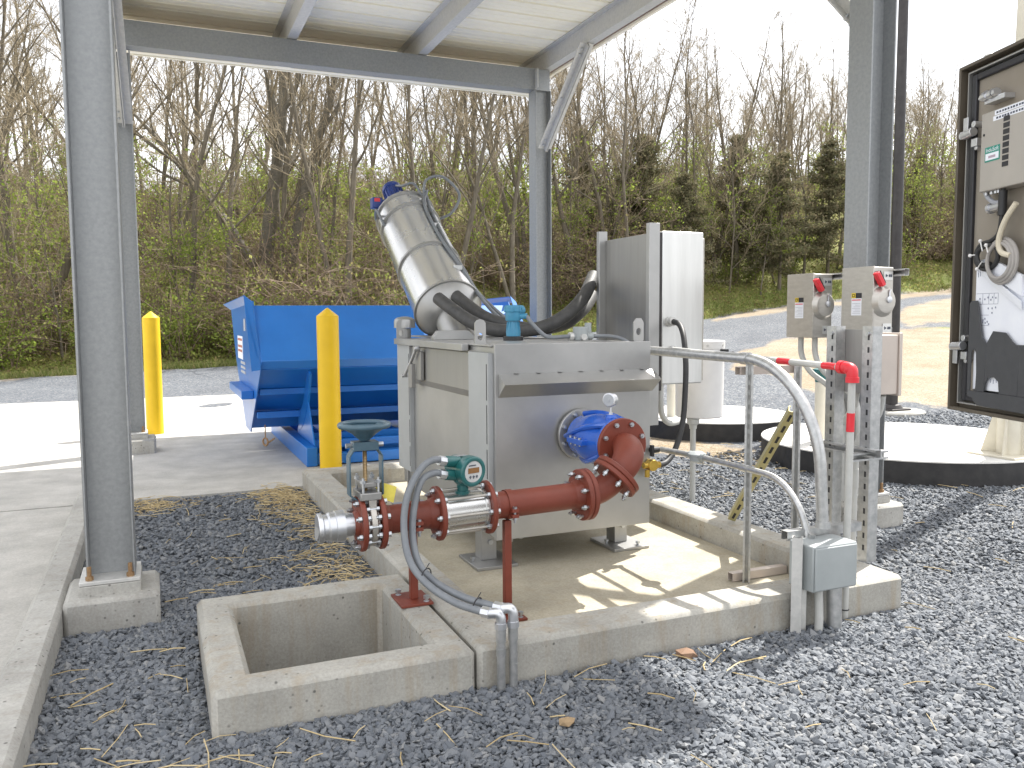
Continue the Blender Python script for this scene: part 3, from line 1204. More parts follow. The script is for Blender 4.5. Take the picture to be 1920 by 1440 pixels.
# low growth over the forest floor, and grass on its edge
n = 150000
t = rng.uniform(-.72, .68, n)
E_ = np.interp(t, TX, EV)
v = E_ + .3 + 26 * rng.random(n) ** 1.6
x, y = xy(t * v, v)
dens = wob(x, y, .7, 1) + .7 * wob(x, y, 2.1, 4)
kp = rng.random(n) < np.clip(.55 + .6 * dens, .08, 1)
x, y, v, E_, t = x[kp], y[kp], v[kp], E_[kp], t[kp]
hgt = np.clip(.35 + .4 * wob(x, y, .9, 2), .05, .9) * np.clip((v - E_) / (1.5 + 3 * np.clip(t, 0, .4)), .12, 1)
P = np.stack([x, y, height(x, y) + hgt * rng.random(len(x))], 1)
me = leaf_mesh('undergrowth', P, .058, M_UNDER, 1.7)
o = bpy.data.objects.new('undergrowth', me)
COL.objects.link(o)
tag(o, 'low green and brown undergrowth over the floor of the wood', 'undergrowth', kind='stuff')

n = 26000
t = rng.uniform(-.72, .68, n)
E_ = np.interp(t, TX, EV)
v = E_ - .1 + (1.0 + 3.2 * np.clip(t, 0, .5) / .5) * rng.random(n) ** 1.2
x, y = xy(t * v, v)
z = height(x, y)
h_ = rng.uniform(.06, .2, n)
a = rng.uniform(0, 6.28, n)
dx, dy = np.cos(a) * .012, np.sin(a) * .012
lx, ly = rng.normal(0, .06, n), rng.normal(0, .06, n)
Vt = np.stack([np.stack([x - dx, y - dy, z - .02], 1), np.stack([x + dx, y + dy, z - .02], 1), np.stack([x + lx, y + ly, z + h_], 1)], 1).reshape(-1, 3)
me = bpy.data.meshes.new('verge_grass')
np_mesh(me, Vt, np.arange(n * 3).reshape(-1, 3), False)
me.materials.append(island('grass_blades', [(.10, .15, .025), (.17, .21, .05), (.30, .28, .12), (.12, .17, .04), (.36, .30, .15)], .7, .3))
o = bpy.data.objects.new('verge_grass', me)
COL.objects.link(o)
tag(o, 'short grass and dry stems along the edge of the wood', 'grass', kind='stuff')

# ------------------------------------------------------------------ concrete work
def ring(mb, x0, x1, y0, y1, w_, z0, z1, wz=None):
    """rectangular ring of wall; w_ = (left, right, front, back) widths"""
    l, r, f, k = w_
    O = [(x0, y0), (x1, y0), (x1, y1), (x0, y1)]
    I = [(x0 + l, y0 + f), (x1 - r, y0 + f), (x1 - r, y1 - k), (x0 + l, y1 - k)]
    vs = [(*p, z0) for p in O] + [(*p, z0) for p in I] + [(*p, z1) for p in O] + [(*p, z1) for p in I]
    fs = []
    for i in range(4):
        j = (i + 1) % 4
        fs += [(i, j, 8 + j, 8 + i), (4 + j, 4 + i, 12 + i, 12 + j), (8 + i, 8 + j, 12 + j, 12 + i), (j, i, 4 + i, 4 + j)]
    return mb.add(vs, fs)


slab = MB()
slab.box(-9, -.562, -3, 6.93, -.2, .018)
slab.box(-9, 3.9, 6.955, 16.0, -.2, .02)
tag(slab.build('concrete_slab', M_SLAB, loc=(0, 10, -.2)), kind='structure')
k = MB()
k.box(-.56, -.42, -3, 6.95, -.2, .14)
tag(k.build('slab_kerb', M_CONCG, loc=(-.5, 2, -.2), bevel=.022, seg=1), kind='structure')

t = thing('containment_pad', 'concrete containment pad with raised kerb all round under the steel tank', 'concrete pad', (2.15, 4.9, 0))
k = MB()
ring(k, 1.076, 3.25, 2.865, 6.95, (.19, .2, .2, .2), -.25, .16)
k.build('kerb', M_CONC, t, bevel=.018, seg=1)
k = MB()
k.box(1.268, 3.048, 3.067, 6.748, -.2, .03)
k.build('floor', M_PAD, t)

t = thing('concrete_sump', 'open rectangular concrete sump box at the near left corner of the containment pad', 'sump', (.6, 3.38, 0))
k = MB()
ring(k, .128, 1.064, 2.857, 3.897, (.14, .135, .14, .14), -.75, .16)
k.build('wall', M_CONC, t, bevel=.02, seg=1)
k = MB()
k.box(.26, .94, 2.99, 3.77, -.74, -.42)
k.build('floor', M_CONCG, t)

PIER = []
for x0, y0, z0, lab in ((-.418, 4.09, 0, 'concrete pier under the nearest steel column beside the slab kerb'), (4.15, 4.015, 0, 'pale concrete pier under the right steel column standing in gravel'),
                        (-.42, 9.33, .02, 'low concrete pier on the slab under the far left steel column'), (4.15, 9.1, .02, 'concrete pier under the far middle column behind the tank')):
    k = MB()
    k.box(x0, x0 + .398, y0, y0 + .4, z0 - .15, z0 + .152)
    tag(k.build('concrete_pier', M_CONCG, loc=(x0 + .2, y0 + .2, z0 - .15), bevel=.02, seg=1), lab, 'concrete pier', 'piers under the canopy columns')

# ------------------------------------------------------------------ canopy
def ibeam_z(mb, cx, cy, z0, z1, d=.205, bf=.2, tf=.012, tw=.009):
    mb.box(cx - d / 2, cx - d / 2 + tf, cy - bf / 2, cy + bf / 2, z0, z1)
    mb.box(cx + d / 2 - tf, cx + d / 2, cy - bf / 2, cy + bf / 2, z0, z1)
    mb.box(cx - d / 2 + tf - .002, cx + d / 2 - tf + .002, cy - tw / 2, cy + tw / 2, z0, z1)


can = thing('canopy', 'open steel canopy on four galvanized columns with white ribbed roof', 'canopy', (2.07, 6.8, .15))
for cx, cy, zb, zt in ((-.222, 4.29, .17, 4.08), (4.35, 4.215, .17, 4.08), (-.222, 9.5, .19, 4.08), (4.352, 9.3, .19, 4.08)):
    k = MB()
    ibeam_z(k, cx, cy, zb + .045, zt)
    c = k.build('column', M_GALV, can, bevel=.003, seg=1)
    k = MB()
    k.box(cx - .135, cx + .125, cy - .14, cy + .14, zb - .03, zb + .028)
    k.build('grout_bed', M_CONCG, c, bevel=.004)
    k = MB()
    k.box(cx - .132, cx + .122, cy - .137, cy + .137, zb + .030, zb + .047)
    k.build('base_plate', M_GALVB, c, bevel=.002, seg=1)
    for sx in (-.085, .085):
        for sy in (-.105, .105):
            k = MB()
            p = V((cx + sx - .005, cy + sy, zb + .047))
            k.cyl(p, p + V((0, 0, .018)), .017, n=6)
            k.cyl(p, p + V((0, 0, .062)), .0095, n=10)
            k.build('anchor_bolt', M_RUST, c)
XL, XR, YF, YB = -.36, 4.50, 3.56, 9.96
for cy, nm in ((9.36, 'beam'), (4.25, 'beam')):
    k = MB()
    # channel: web faces the viewer, flanges run away from it
    k.box(-.33, 4.46, cy - .11, cy - .098, 4.083, 4.330)
    k.box(-.33, 4.46, cy - .0985, cy + .06, 4.083, 4.095)
    k.box(-.33, 4.46, cy - .0985, cy + .06, 4.318, 4.330)
    k.build(nm, M_GALV, can, bevel=.002, seg=1)
for px in (-.27, 1.40, 2.83, 4.40):
    k = MB()
    k.box(px, px + .008, YF + .02, YB - .05, 4.336, 4.536)
    k.box(px + .0075, px + .105, YF + .02, YB - .05, 4.336, 4.345)
    k.box(px - .065, px + .0005, YF + .02, YB - .05, 4.527, 4.536)
    k.build('purlin', M_GALVB, can)
# ribbed deck, ribs across (along X), seen from below
prof = []
y = YF
while y < YB - .01:
    for dy, dz in ((0, 0), (.085, 0), (.092, .006), (.104, .006), (.111, 0), (.190, 0), (.197, .006), (.209, .006), (.216, 0), (.268, 0), (.280, .034), (.300, .034)):
        if y + dy < YB:
            prof.append((y + dy, 4.541 + dz))
    y += .312
k = MB()
n_ = len(prof)
vs, fs = [], []
for (yy, zz) in prof:
    vs += [(XL, yy, zz), (XR, yy, zz), (XR, yy, zz + .0015), (XL, yy, zz + .0015)]
for i in range(n_ - 1):
    a, b_ = i * 4, i * 4 + 4
    fs += [(a, a + 1, b_ + 1, b_), (a + 3, b_ + 3, b_ + 2, a + 2), (a, b_, b_ + 3, a + 3), (a + 1, a + 2, b_ + 2, b_ + 1)]
fs += [(0, 3, 2, 1), (4 * n_ - 4, 4 * n_ - 3, 4 * n_ - 2, 4 * n_ - 1)]
k.add(vs, fs)
k.build('roof_sheet', M_DECK, can, ang=12)
# eave and rake trim
k = MB()
k.box(XL, XR + .06, 9.45, 9.685, 4.205, 4.213)
k.box(XL, XR + .06, 9.862, 9.955, 4.205, 4.213)
for px in (-.25, 1.40, 2.83, 4.15):
    k.box(px - .05, px + .13, 9.6855, 9.8615, 4.205, 4.213)
k.box(XL, XR + .12, 9.957, 9.985, 4.195, 4.60)
k.box(XR + .085, XR + .12, YF, 9.955, 4.345, 4.62)
k.box(XL - .03, XL - .005, YF, 9.955, 4.34, 4.62)
k.box(XL, XR, YF - .03, YF - .005, 4.30, 4.62)
k.build('eave_trim', M_DECK, can)
k = MB()
k.box(XL, XR + .06, 9.62, 9.90, 4.216, 4.222)
k.box(XR + .006, XR + .083, YF, 9.955, 4.372, 4.38)
k.build('eave_soffit', M_BROWN, can)
k = MB()
k.box(4.262, 4.274, 9.17, 9.2495, 4.0955, 4.3175)
k.build('stiffener', M_GALVB, can)


def brace(p0, p1, wx=.085):
    p0, p1 = V(p0), V(p1)
    d = (p1 - p0).normalized()
    n = V((1, 0, 0)).cross(d).normalized()
    k = MB()
    e_ = V((1, 0, 0))
    for s0, s1 in ((-.082, -.005), (.005, .082)):
        k.prism([p0 + e_ * s0, p0 + e_ * s1, p1 + e_ * s1, p1 + e_ * s0], n * .008)
        sx_ = s1 if s1 < 0 else s0
        k.prism([p0 + e_ * sx_ + n * .008, p1 + e_ * sx_ + n * .008, p1 + e_ * sx_ + n * .075, p0 + e_ * sx_ + n * .075], e_ * (-.007 if s1 < 0 else .007))
    o = k.build('knee_brace', M_GALVB, can)
    for f in (.04, .09, .5, .9, .95):
        q = p0.lerp(p1, f) + V((-.04, 0, 0)) - n * .002
        inst(BOLTS['s'], 'bolt', o, q, (-n).to_track_quat('Z', 'Y'))


BOLTS = {'s': bolt_mesh('bolt', .006, .014, None, True)}
brace((4.36, 9.19, 3.40), (4.40, 8.20, 4.335))
brace((4.36, 4.33, 3.28), (4.40, 5.3, 4.335))
brace((-.20, 9.39, 3.36), (-.24, 8.3, 4.335))

# ------------------------------------------------------------------ bollards
for x, y, z, r, lab in ((1.46, 7.71, .02, .100, 'tall yellow bollard with peaked top standing right in front of the blue hopper'),
                        (-.03, 10.95, .02, .098, 'yellow bollard partly hidden behind the far left steel column'),
                        (4.10, 10.35, .0, .100, 'yellow bollard of which only the tip shows behind the blue level sensor')):
    k = MB()
    k.lathe((x, y, z), (0, 0, 1), [(0, r), (1.385, r), (1.40, r * .99), (1.468, r * .14), (1.474, .004)], 32)
    tag(k.build('bollard', M_YEL, loc=(x, y, z), ang=28), lab, 'bollard', 'yellow bollards')

# ------------------------------------------------------------------ blue self-dumping hopper
hp = thing('tipping_hopper', 'blue steel tipping hopper on a low base standing on the slab behind the bollard', 'hopper', (2.1, 8.8, .02))
X0, X1 = .892, 3.60
HS = 1.075


def hp_(y, z):
    return y * HS, 1.4 + (z - 1.4) * HS

TH = .012


def plate(mb, a, b_, x0, x1, th=TH):
    a, b_ = V((0, *hp_(*a))), V((0, *hp_(*b_)))
    d = (b_ - a).normalized()
    n = V((1, 0, 0)).cross(d) * th
    mb.prism([V((x0, a.y, a.z)), V((x0, b_.y, b_.z)), V((x0, b_.y, b_.z)) + n, V((x0, a.y, a.z)) + n], (x1 - x0, 0, 0))


k = MB()
plate(k, (7.95, 1.52), (7.47, 1.035), X0 + .012, X1 - .012)
plate(k, (7.462, 1.033), (7.50, .962), X0 + .012, X1 - .012)
plate(k, (7.507, .955), (7.93, .72), X0 + .012, X1 - .012)
plate(k, (7.94, .715), (8.45, .34), X0 + .012, X1 - .012)
plate(k, (8.46, .335), (8.88, .335), X0 + .012, X1 - .012)
plate(k, (8.89, .34), (10.2, 1.50), X0 + .012, X1 - .012)
k.build('bin', M_DUMP, hp, bevel=.004, seg=2)
for xx, sg in ((X0, -1), (X1 - .010, 1)):
    k = MB()
    k.prism([(xx, *hp_(7.93, 1.56)), (xx, *hp_(7.445, 1.0)), (xx, *hp_(7.50, .93)), (xx, *hp_(8.44, .30)), (xx, *hp_(8.90, .30)), (xx, *hp_(9.75, .95)), (xx, *hp_(10.22, 1.50))], (.010, 0, 0))
    e = k.build('end_plate', M_DUMP, hp)
    k = MB()
    xo = xx + (-.085 if sg < 0 else .012)
    # folded lip facing the viewer and the one along the top
    k.prism([(xo, *hp_(7.90, 1.615)), (xo + .083, *hp_(7.93, 1.555)), (xo + .083, *hp_(7.445, 1.0)), (xo + .083, *hp_(7.43, .965)), (xo, *hp_(7.415, .955))], (0, -.012, -.004))
    k.prism([(xo, *hp_(7.93, 1.60)), (xo, *hp_(10.25, 1.56)), (xo + .083, *hp_(10.22, 1.50)), (xo + .083, *hp_(7.94, 1.545))], (0, 0, .008))
    k.build('lip', M_DUMP, e)
    if sg < 0:
        k = MB()
        k.box(X0 - .12, X0 - .002, 8.65, 10.05, .60, .685)
        k.build('lift_tube', M_DUMP, hp, bevel=.006)
        k = MB()
        k.box(X0 - .004, X0 - .001, 9.62, 10.19, .95, 1.207)
        lb = k.build('warning_label', M_PAPER, hp)
        k = MB()
        for z in (1.155, 1.08, 1.03):
            k.box(X0 - .006, X0 - .0045, 9.67, 10.14, z, z + .026)
        k.build('print', mat('label_red_print', (.42, .16, .12), .7), lb)
        k = MB()
        for z in (.90, .85, .80):
            k.box(X0 - .004, X0 - .001, 9.4, 9.9, z, z + .03)
        k.box(X0 - .004, X0 - .001, 9.27, 9.44, 1.27, 1.40)
        k.build('faded_label', mat('faded_label', (.42, .44, .48), .7), hp)
for z, y, hh in ((.685, 8.47, .06), (.43, 8.73, .065)):
    k = MB()
    k.box(X0 + .03, X1 - .03, y - .05, y + .07, z - hh / 2, z + hh / 2)
    k.build('stiffener', M_DUMP, hp, bevel=.005)
for xx in (1.31, 3.1):
    k = MB()
    k.box(xx - .05, xx + .05, 7.82, 10.4, .022, .20)
    k.build('skid_beam', M_DUMP, hp, bevel=.006)
for y0, z0, z1 in ((7.84, .03, .13), (8.02, .155, .235), (8.35, .20, .26), (10.1, .03, .19)):
    k = MB()
    k.box(1.362, 3.048, y0, y0 + .1, z0, z1)
    k.build('cross_beam', M_DUMP, hp, bevel=.006)
k = MB()
k.box(1.362, 3.048, 8.47, 8.482, .03, .25)
k.build('base_panel', M_DUMP, hp)
for xx in (1.66, 2.5):
    k = MB()
    k.box(xx, xx + .28, 7.83, 9.9, .135, .152)
    k.build('fork_pocket', M_DUMP, hp)
for xx in (1.34, 3.05):
    arc = [(xx, 8.95 - .98 * math.cos(R(a)), 1.02 - .98 * math.sin(R(a)) + .19) for a in range(20, 86, 6)]
    arc2 = [(xx, 8.95 - .80 * math.cos(R(a)), 1.02 - .80 * math.sin(R(a)) + .19) for a in range(80, 14, -6)]
    k = MB()
    for i in range(len(arc) - 1):
        j = len(arc2) - 1 - i
        k.prism([arc[i], arc[i + 1], arc2[j - 1], arc2[j]], (.02, 0, 0))
    k.build('rocker', M_DUMP, hp)
    k = MB()
    k.prism([(xx + .004, 7.9, .205), (xx + .004, 8.9, .205), (xx + .004, 8.85, .27), (xx + .004, 8.2, .60)], (.012, 0, 0))
    k.build('gusset', M_DUMP, hp)
k = MB()
k.tube([(.95, 8.3, .38), (.95, 8.3, .26)], .006, 6)
k.torus((.95, 8.3, .215), (1, .6, 0), .036, .009, 20, 8)
k.cyl((.96, 8.28, .20), (1.03, 8.25, .25), .008, n=8)
tag(k.build('chain_hook', M_RUST), 'small rusty hook hanging by a chain under the left end of the blue hopper', 'hook')

# ------------------------------------------------------------------ steel screening tank
tk = thing('screening_tank', 'large square stainless steel tank on adjustable feet in the middle of the pad', 'tank', (2.12, 5.0, .03))
k = MB()
k.box(1.652, 2.588, 4.13, 5.90, .21, 1.240)
k.build('body', M_SS, tk, bevel=.003)
k = MB()
k.box(1.650, 2.612, 4.100, 4.128, .20, 1.256)
fp = k.build('front_panel', M_SS, tk, bevel=.002)
k = MB()
k.prism([(1.668, 4.099, 1.098), (1.668, 4.005, 1.046), (1.668, 4.099, .972)], (.957, 0, 0))
k.build('drip_ledge', M_SS, fp)
for i in range(7):
    k = MB()
    k.box(1.76 + i * .13, 1.785 + i * .13, 4.090, 4.0995, 1.0985, 1.102)
    k.build('weld_bead', M_SS, fp)
for y0, y1 in ((4.130, 4.43), (5.62, 5.93)):
    k = MB()
    k.box(1.622, 1.6515, y0, y1, .32, 1.208)
    k2 = MB()
    ys = y0 + .018 if y0 < 5 else y0 + .012
    for z0, z1 in ((.36, .50), (.53, .69), (.72, .93), (.955, 1.15)):
        k2.box(1.6205, 1.623, ys, ys + .008, z0, z1)
    k.build('corner_post', M_SSP, tk, extra=(k2, M_BLK))
k = MB()
k.box(1.636, 1.6515, 4.432, 5.618, .985, 1.20)
k.prism([(1.636, 4.432, .985), (1.6515, 4.432, .985), (1.6515, 4.432, .945)], (0, 1.186, 0))
k.build('upper_side_panel', M_SSV, tk)
k = MB()
k.box(1.598, 1.639, 4.47, 5.93, 1.209, 1.25)
k.build('top_rail', M_SS, tk, bevel=.003)
k = MB()
k.box(1.64, 2.6, 4.131, 5.905, 1.2415, 1.2505)
k.build('lid', M_SS, tk, bevel=.002)


def lug(x, y, z0, z1, w_=.066, th=.012):
    cx, cz, r = x, z0 + (z1 - z0) * .44, .017
    hw = w_ / 2
    poly = [(-hw, z0 - cz), (hw, z0 - cz), (hw, z1 - cz - .022), (hw - .018, z1 - cz), (-hw + .018, z1 - cz), (-hw, z1 - cz - .022)]
    vs, fs = [], []
    n = 32
    for i in range(n):
        a = 2 * PI * i / n
        dx, dz = math.cos(a), math.sin(a)
        best = 9
        for j in range(6):
            (ax, az), (bx, bz) = poly[j], poly[(j + 1) % 6]
            ex, ez = bx - ax, bz - az
            den = dx * ez - dz * ex
            if abs(den) > 1e-9:
                t_ = (ax * ez - az * ex) / den
                s_ = (ax * dz - az * dx) / den
                if t_ > 0 and -1e-6 <= s_ <= 1 + 1e-6:
                    best = min(best, t_)
        for yy in (y, y + th):
            vs += [(cx + dx * r, yy, cz + dz * r * 1.25), (cx + dx * best, yy, cz + dz * best)]
    for i in range(n):
        a, b_ = i * 4, ((i + 1) % n) * 4
        fs += [(a, b_, b_ + 1, a + 1), (a + 3, b_ + 3, b_ + 2, a + 2), (a, a + 2, b_ + 2, b_), (a + 1, b_ + 1, b_ + 3, a + 3)]
    m_ = MB()
    m_.add(vs, fs)
    m_.build('lifting_lug', M_SS, tk, ang=25)


lug(1.705, 4.452, 1.212, 1.388)
lug(1.655, 5.935, 1.212, 1.386)
lug(2.570, 4.16, 1.251, 1.388)
k = MB()
k.prism([(1.70, 5.3, 1.252), (1.70, 5.3, 1.272), (1.735, 5.3, 1.312), (1.94, 5.3, 1.312), (1.985, 5.3, 1.272), (1.985, 5.3, 1.252)], (0, .06, 0))
k.build('lid_handle', M_SS, tk, bevel=.002)
k = MB()
k.box(1.606, 1.629, 5.30, 5.40, .985, 1.175)
k.box(1.578, 1.605, 5.42, 5.50, .93, 1.09)
lt = k.build('hinge_bracket', M_SSV, tk, bevel=.002)
k = MB()
k.tube([(1.586, 5.33, 1.195), (1.584, 5.47, 1.09), (1.58, 5.60, 1.00)], .011, 10)
k.cyl((1.57, 5.33, 1.195), (1.61, 5.33, 1.195), .018, n=12)
k.cyl((1.56, 5.6, 1.0), (1.60, 5.6, 1.0), .012, n=12)
k.build('gas_strut', M_ALU, lt)
# feet
for x0, x1, yc, in ((1.632, 1.722, 4.275), (2.49, 2.575, 4.29)):
    k = MB()
    k.box(x0, x1, yc, yc + .012, .048, .34)
    k.box(x0, x0 + .010, yc + .012, yc + .10, .048, .34)
    f = k.build('foot', M_SS, tk, bevel=.002)
    k = MB()
    k.box(x0 - .075, x1 + .075, yc - .13, yc + .17, .0305, .047)
    k.build('base_plate', M_SS, f, bevel=.002)
    q = V((0, -1, 0)).to_track_quat('Z', 'Y')
    inst(BOLTS['s'], 'bolt', f, (x0 + .05, yc - .001, .15), q)
    for dx, dy in ((-.045, .02), (x1 - x0 + .02, -.09)):
        inst(BOLTS['s'], 'anchor_bolt', f, (x0 + dx, yc + dy, .052), V((0, 0, 1)).to_track_quat('Z', 'Y'))
for x0, yc in ((1.632, 5.75), (2.49, 5.75)):
    k = MB()
    k.box(x0, x0 + .09, yc, yc + .012, .048, .34)
    k.box(x0 - .075, x0 + .165, yc - .13, yc + .17, .0305, .047)
    k.build('foot', M_SS, tk, bevel=.002)
k = MB()
k.box(2.10, 2.15, 4.35, 4.40, .14, .215)
k.tube([(1.85, 4.22, .175), (1.80, 4.6, .175)], .016, 10)
k.tube([(1.78, 4.20, .165), (1.70, 4.6, .165)], .012, 10)
k.build('drain_stub', M_SSV, tk)
k = MB()
k.lathe((1.70, 6.0, .95), (0, 0, 1), [(0, .046), (.372, .046)], 24)
vp = k.build('vent_pipe', M_SS, tk)
k = MB()
k.lathe((1.70, 6.0, 1.325), (0, 0, 1), [(0, .05), (0, .078), (.045, .078), (.062, .073), (.076, .055), (.083, .02), (.084, .002)], 28)
k.build('vent_cap', M_SS, vp)

# ------------------------------------------------------------------ inclined screw conveyor
au = thing('screw_conveyor', 'fat inclined stainless steel tube rising from the tank towards the blue hopper', 'screw conveyor', (2.1, 5.6, 1.25))
A0, A1 = V((2.1, 6.18, 1.462)), V((2.1, 7.295, 2.267))
KT = .68
ad = (A1 - A0).normalized()
an = V((0, -ad.z, ad.y))
LT = (A1 - A0).length


def apt(t, phi, r):
    return A0 + ad * (t * KT if t > 0 else t) + (V((1, 0, 0)) * math.cos(phi) + an * math.sin(phi)) * r


for t0, t1 in ((.005, .56), (.562, 1.20), (1.202, 1.40)):
    k = MB()
    k.lathe(A0, ad, [(t0, .259), (t1 - .02, .255), (t1, .255)], 56)
    k.build('casing', M_SSB, au, ang=50)
for t in (.0, .555, 1.197, 1.395):
    k = MB()
    k.lathe(A0, ad, [(t - .008, .25), (t - .008, .270), (t + .012, .270), (t + .012, .25)], 56)
    b_ = k.build('clamp_band', M_SS, au)
    for i in range(14):
        ph = 2 * PI * i / 14 + .1
        inst(BOLTS['s'], 'bolt', b_, apt((t + .028) / KT, ph, .2555), (V((1, 0, 0)) * math.cos(ph) + an * math.sin(ph)).to_track_quat('Z', 'Y'), (.6, .6, .5))
k = MB()
k.lathe(A0, ad, [(1.405, .253), (1.42, .253), (1.435, .14)], 40)
k.build('end_cap', M_SS, au)
k = MB()
k.lathe(A0, ad, [(-.15, .15), (-.13, .18), (-.02, .252), (.004, .259)], 40)
k.build('hood', M_SS, au)
k = MB()
k.lathe(A0, ad, [(-.50, .135), (-.14, .135)], 40)
k.build('inlet_tube', M_SS, au)
k = MB()
k.box(1.85, 2.35, 5.905, 6.30, .55, 1.238)
k.box(1.83, 2.37, 5.70, 6.32, 1.2515, 1.262)
k.build('inlet_trough', M_SS, au)
mo = MB()
mc = A0 + ad * 1.44 + an * .09 + V((-.06, 0, 0))
mo.lathe(mc, ad, [(-.02, .07), (.05, .08), (.06, .092), (.08, .092), (.085, .08), (.26, .08), (.265, .09), (.31, .09), (.325, .06)], 30)
for i in range(16):
    ph = 2 * PI * i / 16
    e = V((1, 0, 0)) * math.cos(ph) + an * math.sin(ph)
    c_ = mc + ad * .09 + e * .075
    mo.prism([c_, c_ + e * .017, c_ + e * .017 + ad * .165, c_ + ad * .165], ad.cross(e) * .004)
mt = mo.build('motor', M_MOTOR, au)
k = MB()
tb = mc + ad * .10 + V((-.19, 0, -.03))
k.box(tb.x - .045, tb.x + .045, tb.y - .05, tb.y + .05, tb.z - .045, tb.z + .05)
k.cyl(tb, tb + V((.13, 0, .02)), .03, n=14)
x_ = k.build('terminal_box', M_MOTOR, mt, bevel=.008)
k = MB()
k.box(tb.x - .028, tb.x + .022, tb.y - .053, tb.y - .0505, tb.z + .012, tb.z + .042)
k.build('label', M_REDP, x_)


def pipe_thing(name, pts, r, m, label, cat, n=12, group=None, k_=8, smooth=True, mb=None):
    b_ = mb or MB()
    b_.tube(catmull(pts, k_) if smooth else pts, r, n)
    return tag(b_.build(name, m, loc=pts[-1]), label, cat, group)


# cables along the ridge of the casing
pts = [apt(2.0, 1.15, .33), apt(1.75, 1.3, .275), apt(1.3, 1.35, .27), apt(.8, 1.3, .27), apt(.35, 1.05, .265), apt(.0, .75, .26), V((2.31, 5.72, 1.42)), V((2.36, 5.35, 1.28))]
pipe_thing('motor_cable', pts, .0135, M_CON, 'grey cable clipped along the top ridge of the inclined tube, left one of the pair', 'cable')
pts = [apt(2.05, 1.1, .30), apt(1.70, 1.12, .272), apt(1.3, 1.15, .27), apt(.8, 1.15, .268), apt(.35, .92, .265), apt(.02, .62, .265), V((2.37, 5.70, 1.40)), V((2.40, 5.32, 1.275))]
pipe_thing('sensor_cable', pts, .0135, M_CON, 'grey cable clipped along the top ridge of the inclined tube, right one of the pair', 'cable')
for t in (.32, 1.28, 1.9):
    k = MB()
    c_ = apt(t, 1.2, .262)
    k.box(c_.x - .036, c_.x + .036, c_.y - .008, c_.y + .008, c_.z - .02, c_.z + .018)
    k.build('cable_clip', M_GALV2, au, bevel=.003)
pts = [apt(1.95, 1.2, .28), apt(2.06, 1.25, .40), apt(2.06, 1.0, .50), apt(1.95, .62, .52), apt(1.86, .40, .40), apt(1.88, .25, .25)]
pipe_thing('conduit_loop', pts, .012, M_CON, 'grey conduit looping above the top end of the inclined tube', 'conduit')
pts = [apt(1.98, 1.25, .28), apt(2.1, 1.5, .33), apt(2.2, 1.75, .27), mc + ad * .2 + an * .1]
pipe_thing('motor_lead', pts, .011, M_CON, 'short grey conduit running into the blue motor', 'conduit')
pts = [tb + V((0, 0, -.045)), tb + V((-.01, -.02, -.14)), apt(1.9, 2.75, .33), apt(1.72, 2.95, .255)]
pipe_thing('motor_conduit', pts, .012, M_CON, 'grey conduit hanging in an arc below the blue terminal box of the motor', 'conduit')

# ------------------------------------------------------------------ black hoses, level sensor, conduit box on the tank
h1 = [(2.015, 5.75, 1.488), (2.081, 5.6, 1.385), (2.164, 5.5, 1.325), (2.305, 5.4, 1.305), (2.487, 5.35, 1.328), (2.672, 5.3, 1.415), (2.841, 5.32, 1.53), (3.03, 5.40, 1.64)]
h2 = [(2.157, 5.8, 1.55), (2.243, 5.7, 1.43), (2.348, 5.6, 1.35), (2.514, 5.52, 1.312), (2.747, 5.50, 1.350), (2.878, 5.50, 1.42), (3.06, 5.50, 1.50)]
h1 = [(1.93, 5.90, 1.54), (1.975, 5.74, 1.465), (2.05, 5.57, 1.375), (2.14, 5.43, 1.32), (2.28, 5.33, 1.302), (2.46, 5.25, 1.325), (2.62, 5.2, 1.405), (2.80, 5.28, 1.53), (2.93, 5.42, 1.63), (3.03, 5.55, 1.70)]
h2 = [(2.09, 5.96, 1.56), (2.14, 5.82, 1.48), (2.21, 5.66, 1.395), (2.32, 5.53, 1.345), (2.48, 5.44, 1.315), (2.68, 5.36, 1.345), (2.86, 5.44, 1.43), (2.96, 5.52, 1.49), (3.06, 5.62, 1.56)]
pipe_thing('black_hose', h1, .047, M_HOSE, 'thick black hose sagging from the inclined tube across the tank, upper one', 'hose', 16)
pipe_thing('black_hose', h2, .047, M_HOSE, 'thick black hose behind the other, lower where both meet the control rack', 'hose', 16)

sn_ = thing('level_sensor', 'light blue ultrasonic level sensor standing on top of the tank', 'level sensor', (2.1, 4.9, 1.25))
k = MB()
k.lathe((2.1, 4.9, 1.2515), (0, 0, 1), [(0, .064), (.022, .064), (.026, .058)], 30)
k.build('base_flange', M_RUB, sn_)
k = MB()
k.lathe((2.1, 4.9, 1.278), (0, 0, 1), [(0, .046), (.03, .046), (.07, .038), (.095, .034)], 28)
for i in range(12):
    a = 2 * PI * i / 12
    e = V((math.cos(a), math.sin(a), 0))
    c_ = V((2.1, 4.9, 1.30)) + e * .036
    k.prism([c_, c_ + e * .011, c_ + e * .004 + V((0, 0, .07)), c_ + V((0, 0, .07))], V((-e.y, e.x, 0)) * .006)
k.build('transducer', M_SENS, sn_)
k = MB()
k.lathe((2.1, 4.9, 1.374), (0, 0, 1), [(0, .045), (.01, .050), (.055, .050), (.06, .056), (.088, .056), (.092, .052), (.10, .052)], 30)
k.cyl((2.1, 4.9, 1.43), (2.175, 4.93, 1.445), .032, n=18)
k.cyl((2.1, 4.9, 1.40), (2.17, 4.84, 1.405), .018, n=16)
for i in range(6):
    a = 2 * PI * i / 6
    k.cyl((2.1 + .055 * math.cos(a), 4.9 + .055 * math.sin(a), 1.43), (2.1 + .055 * math.cos(a), 4.9 + .055 * math.sin(a), 1.466), .008, n=8)
k.build('head', M_SENS, sn_, bevel=.002)
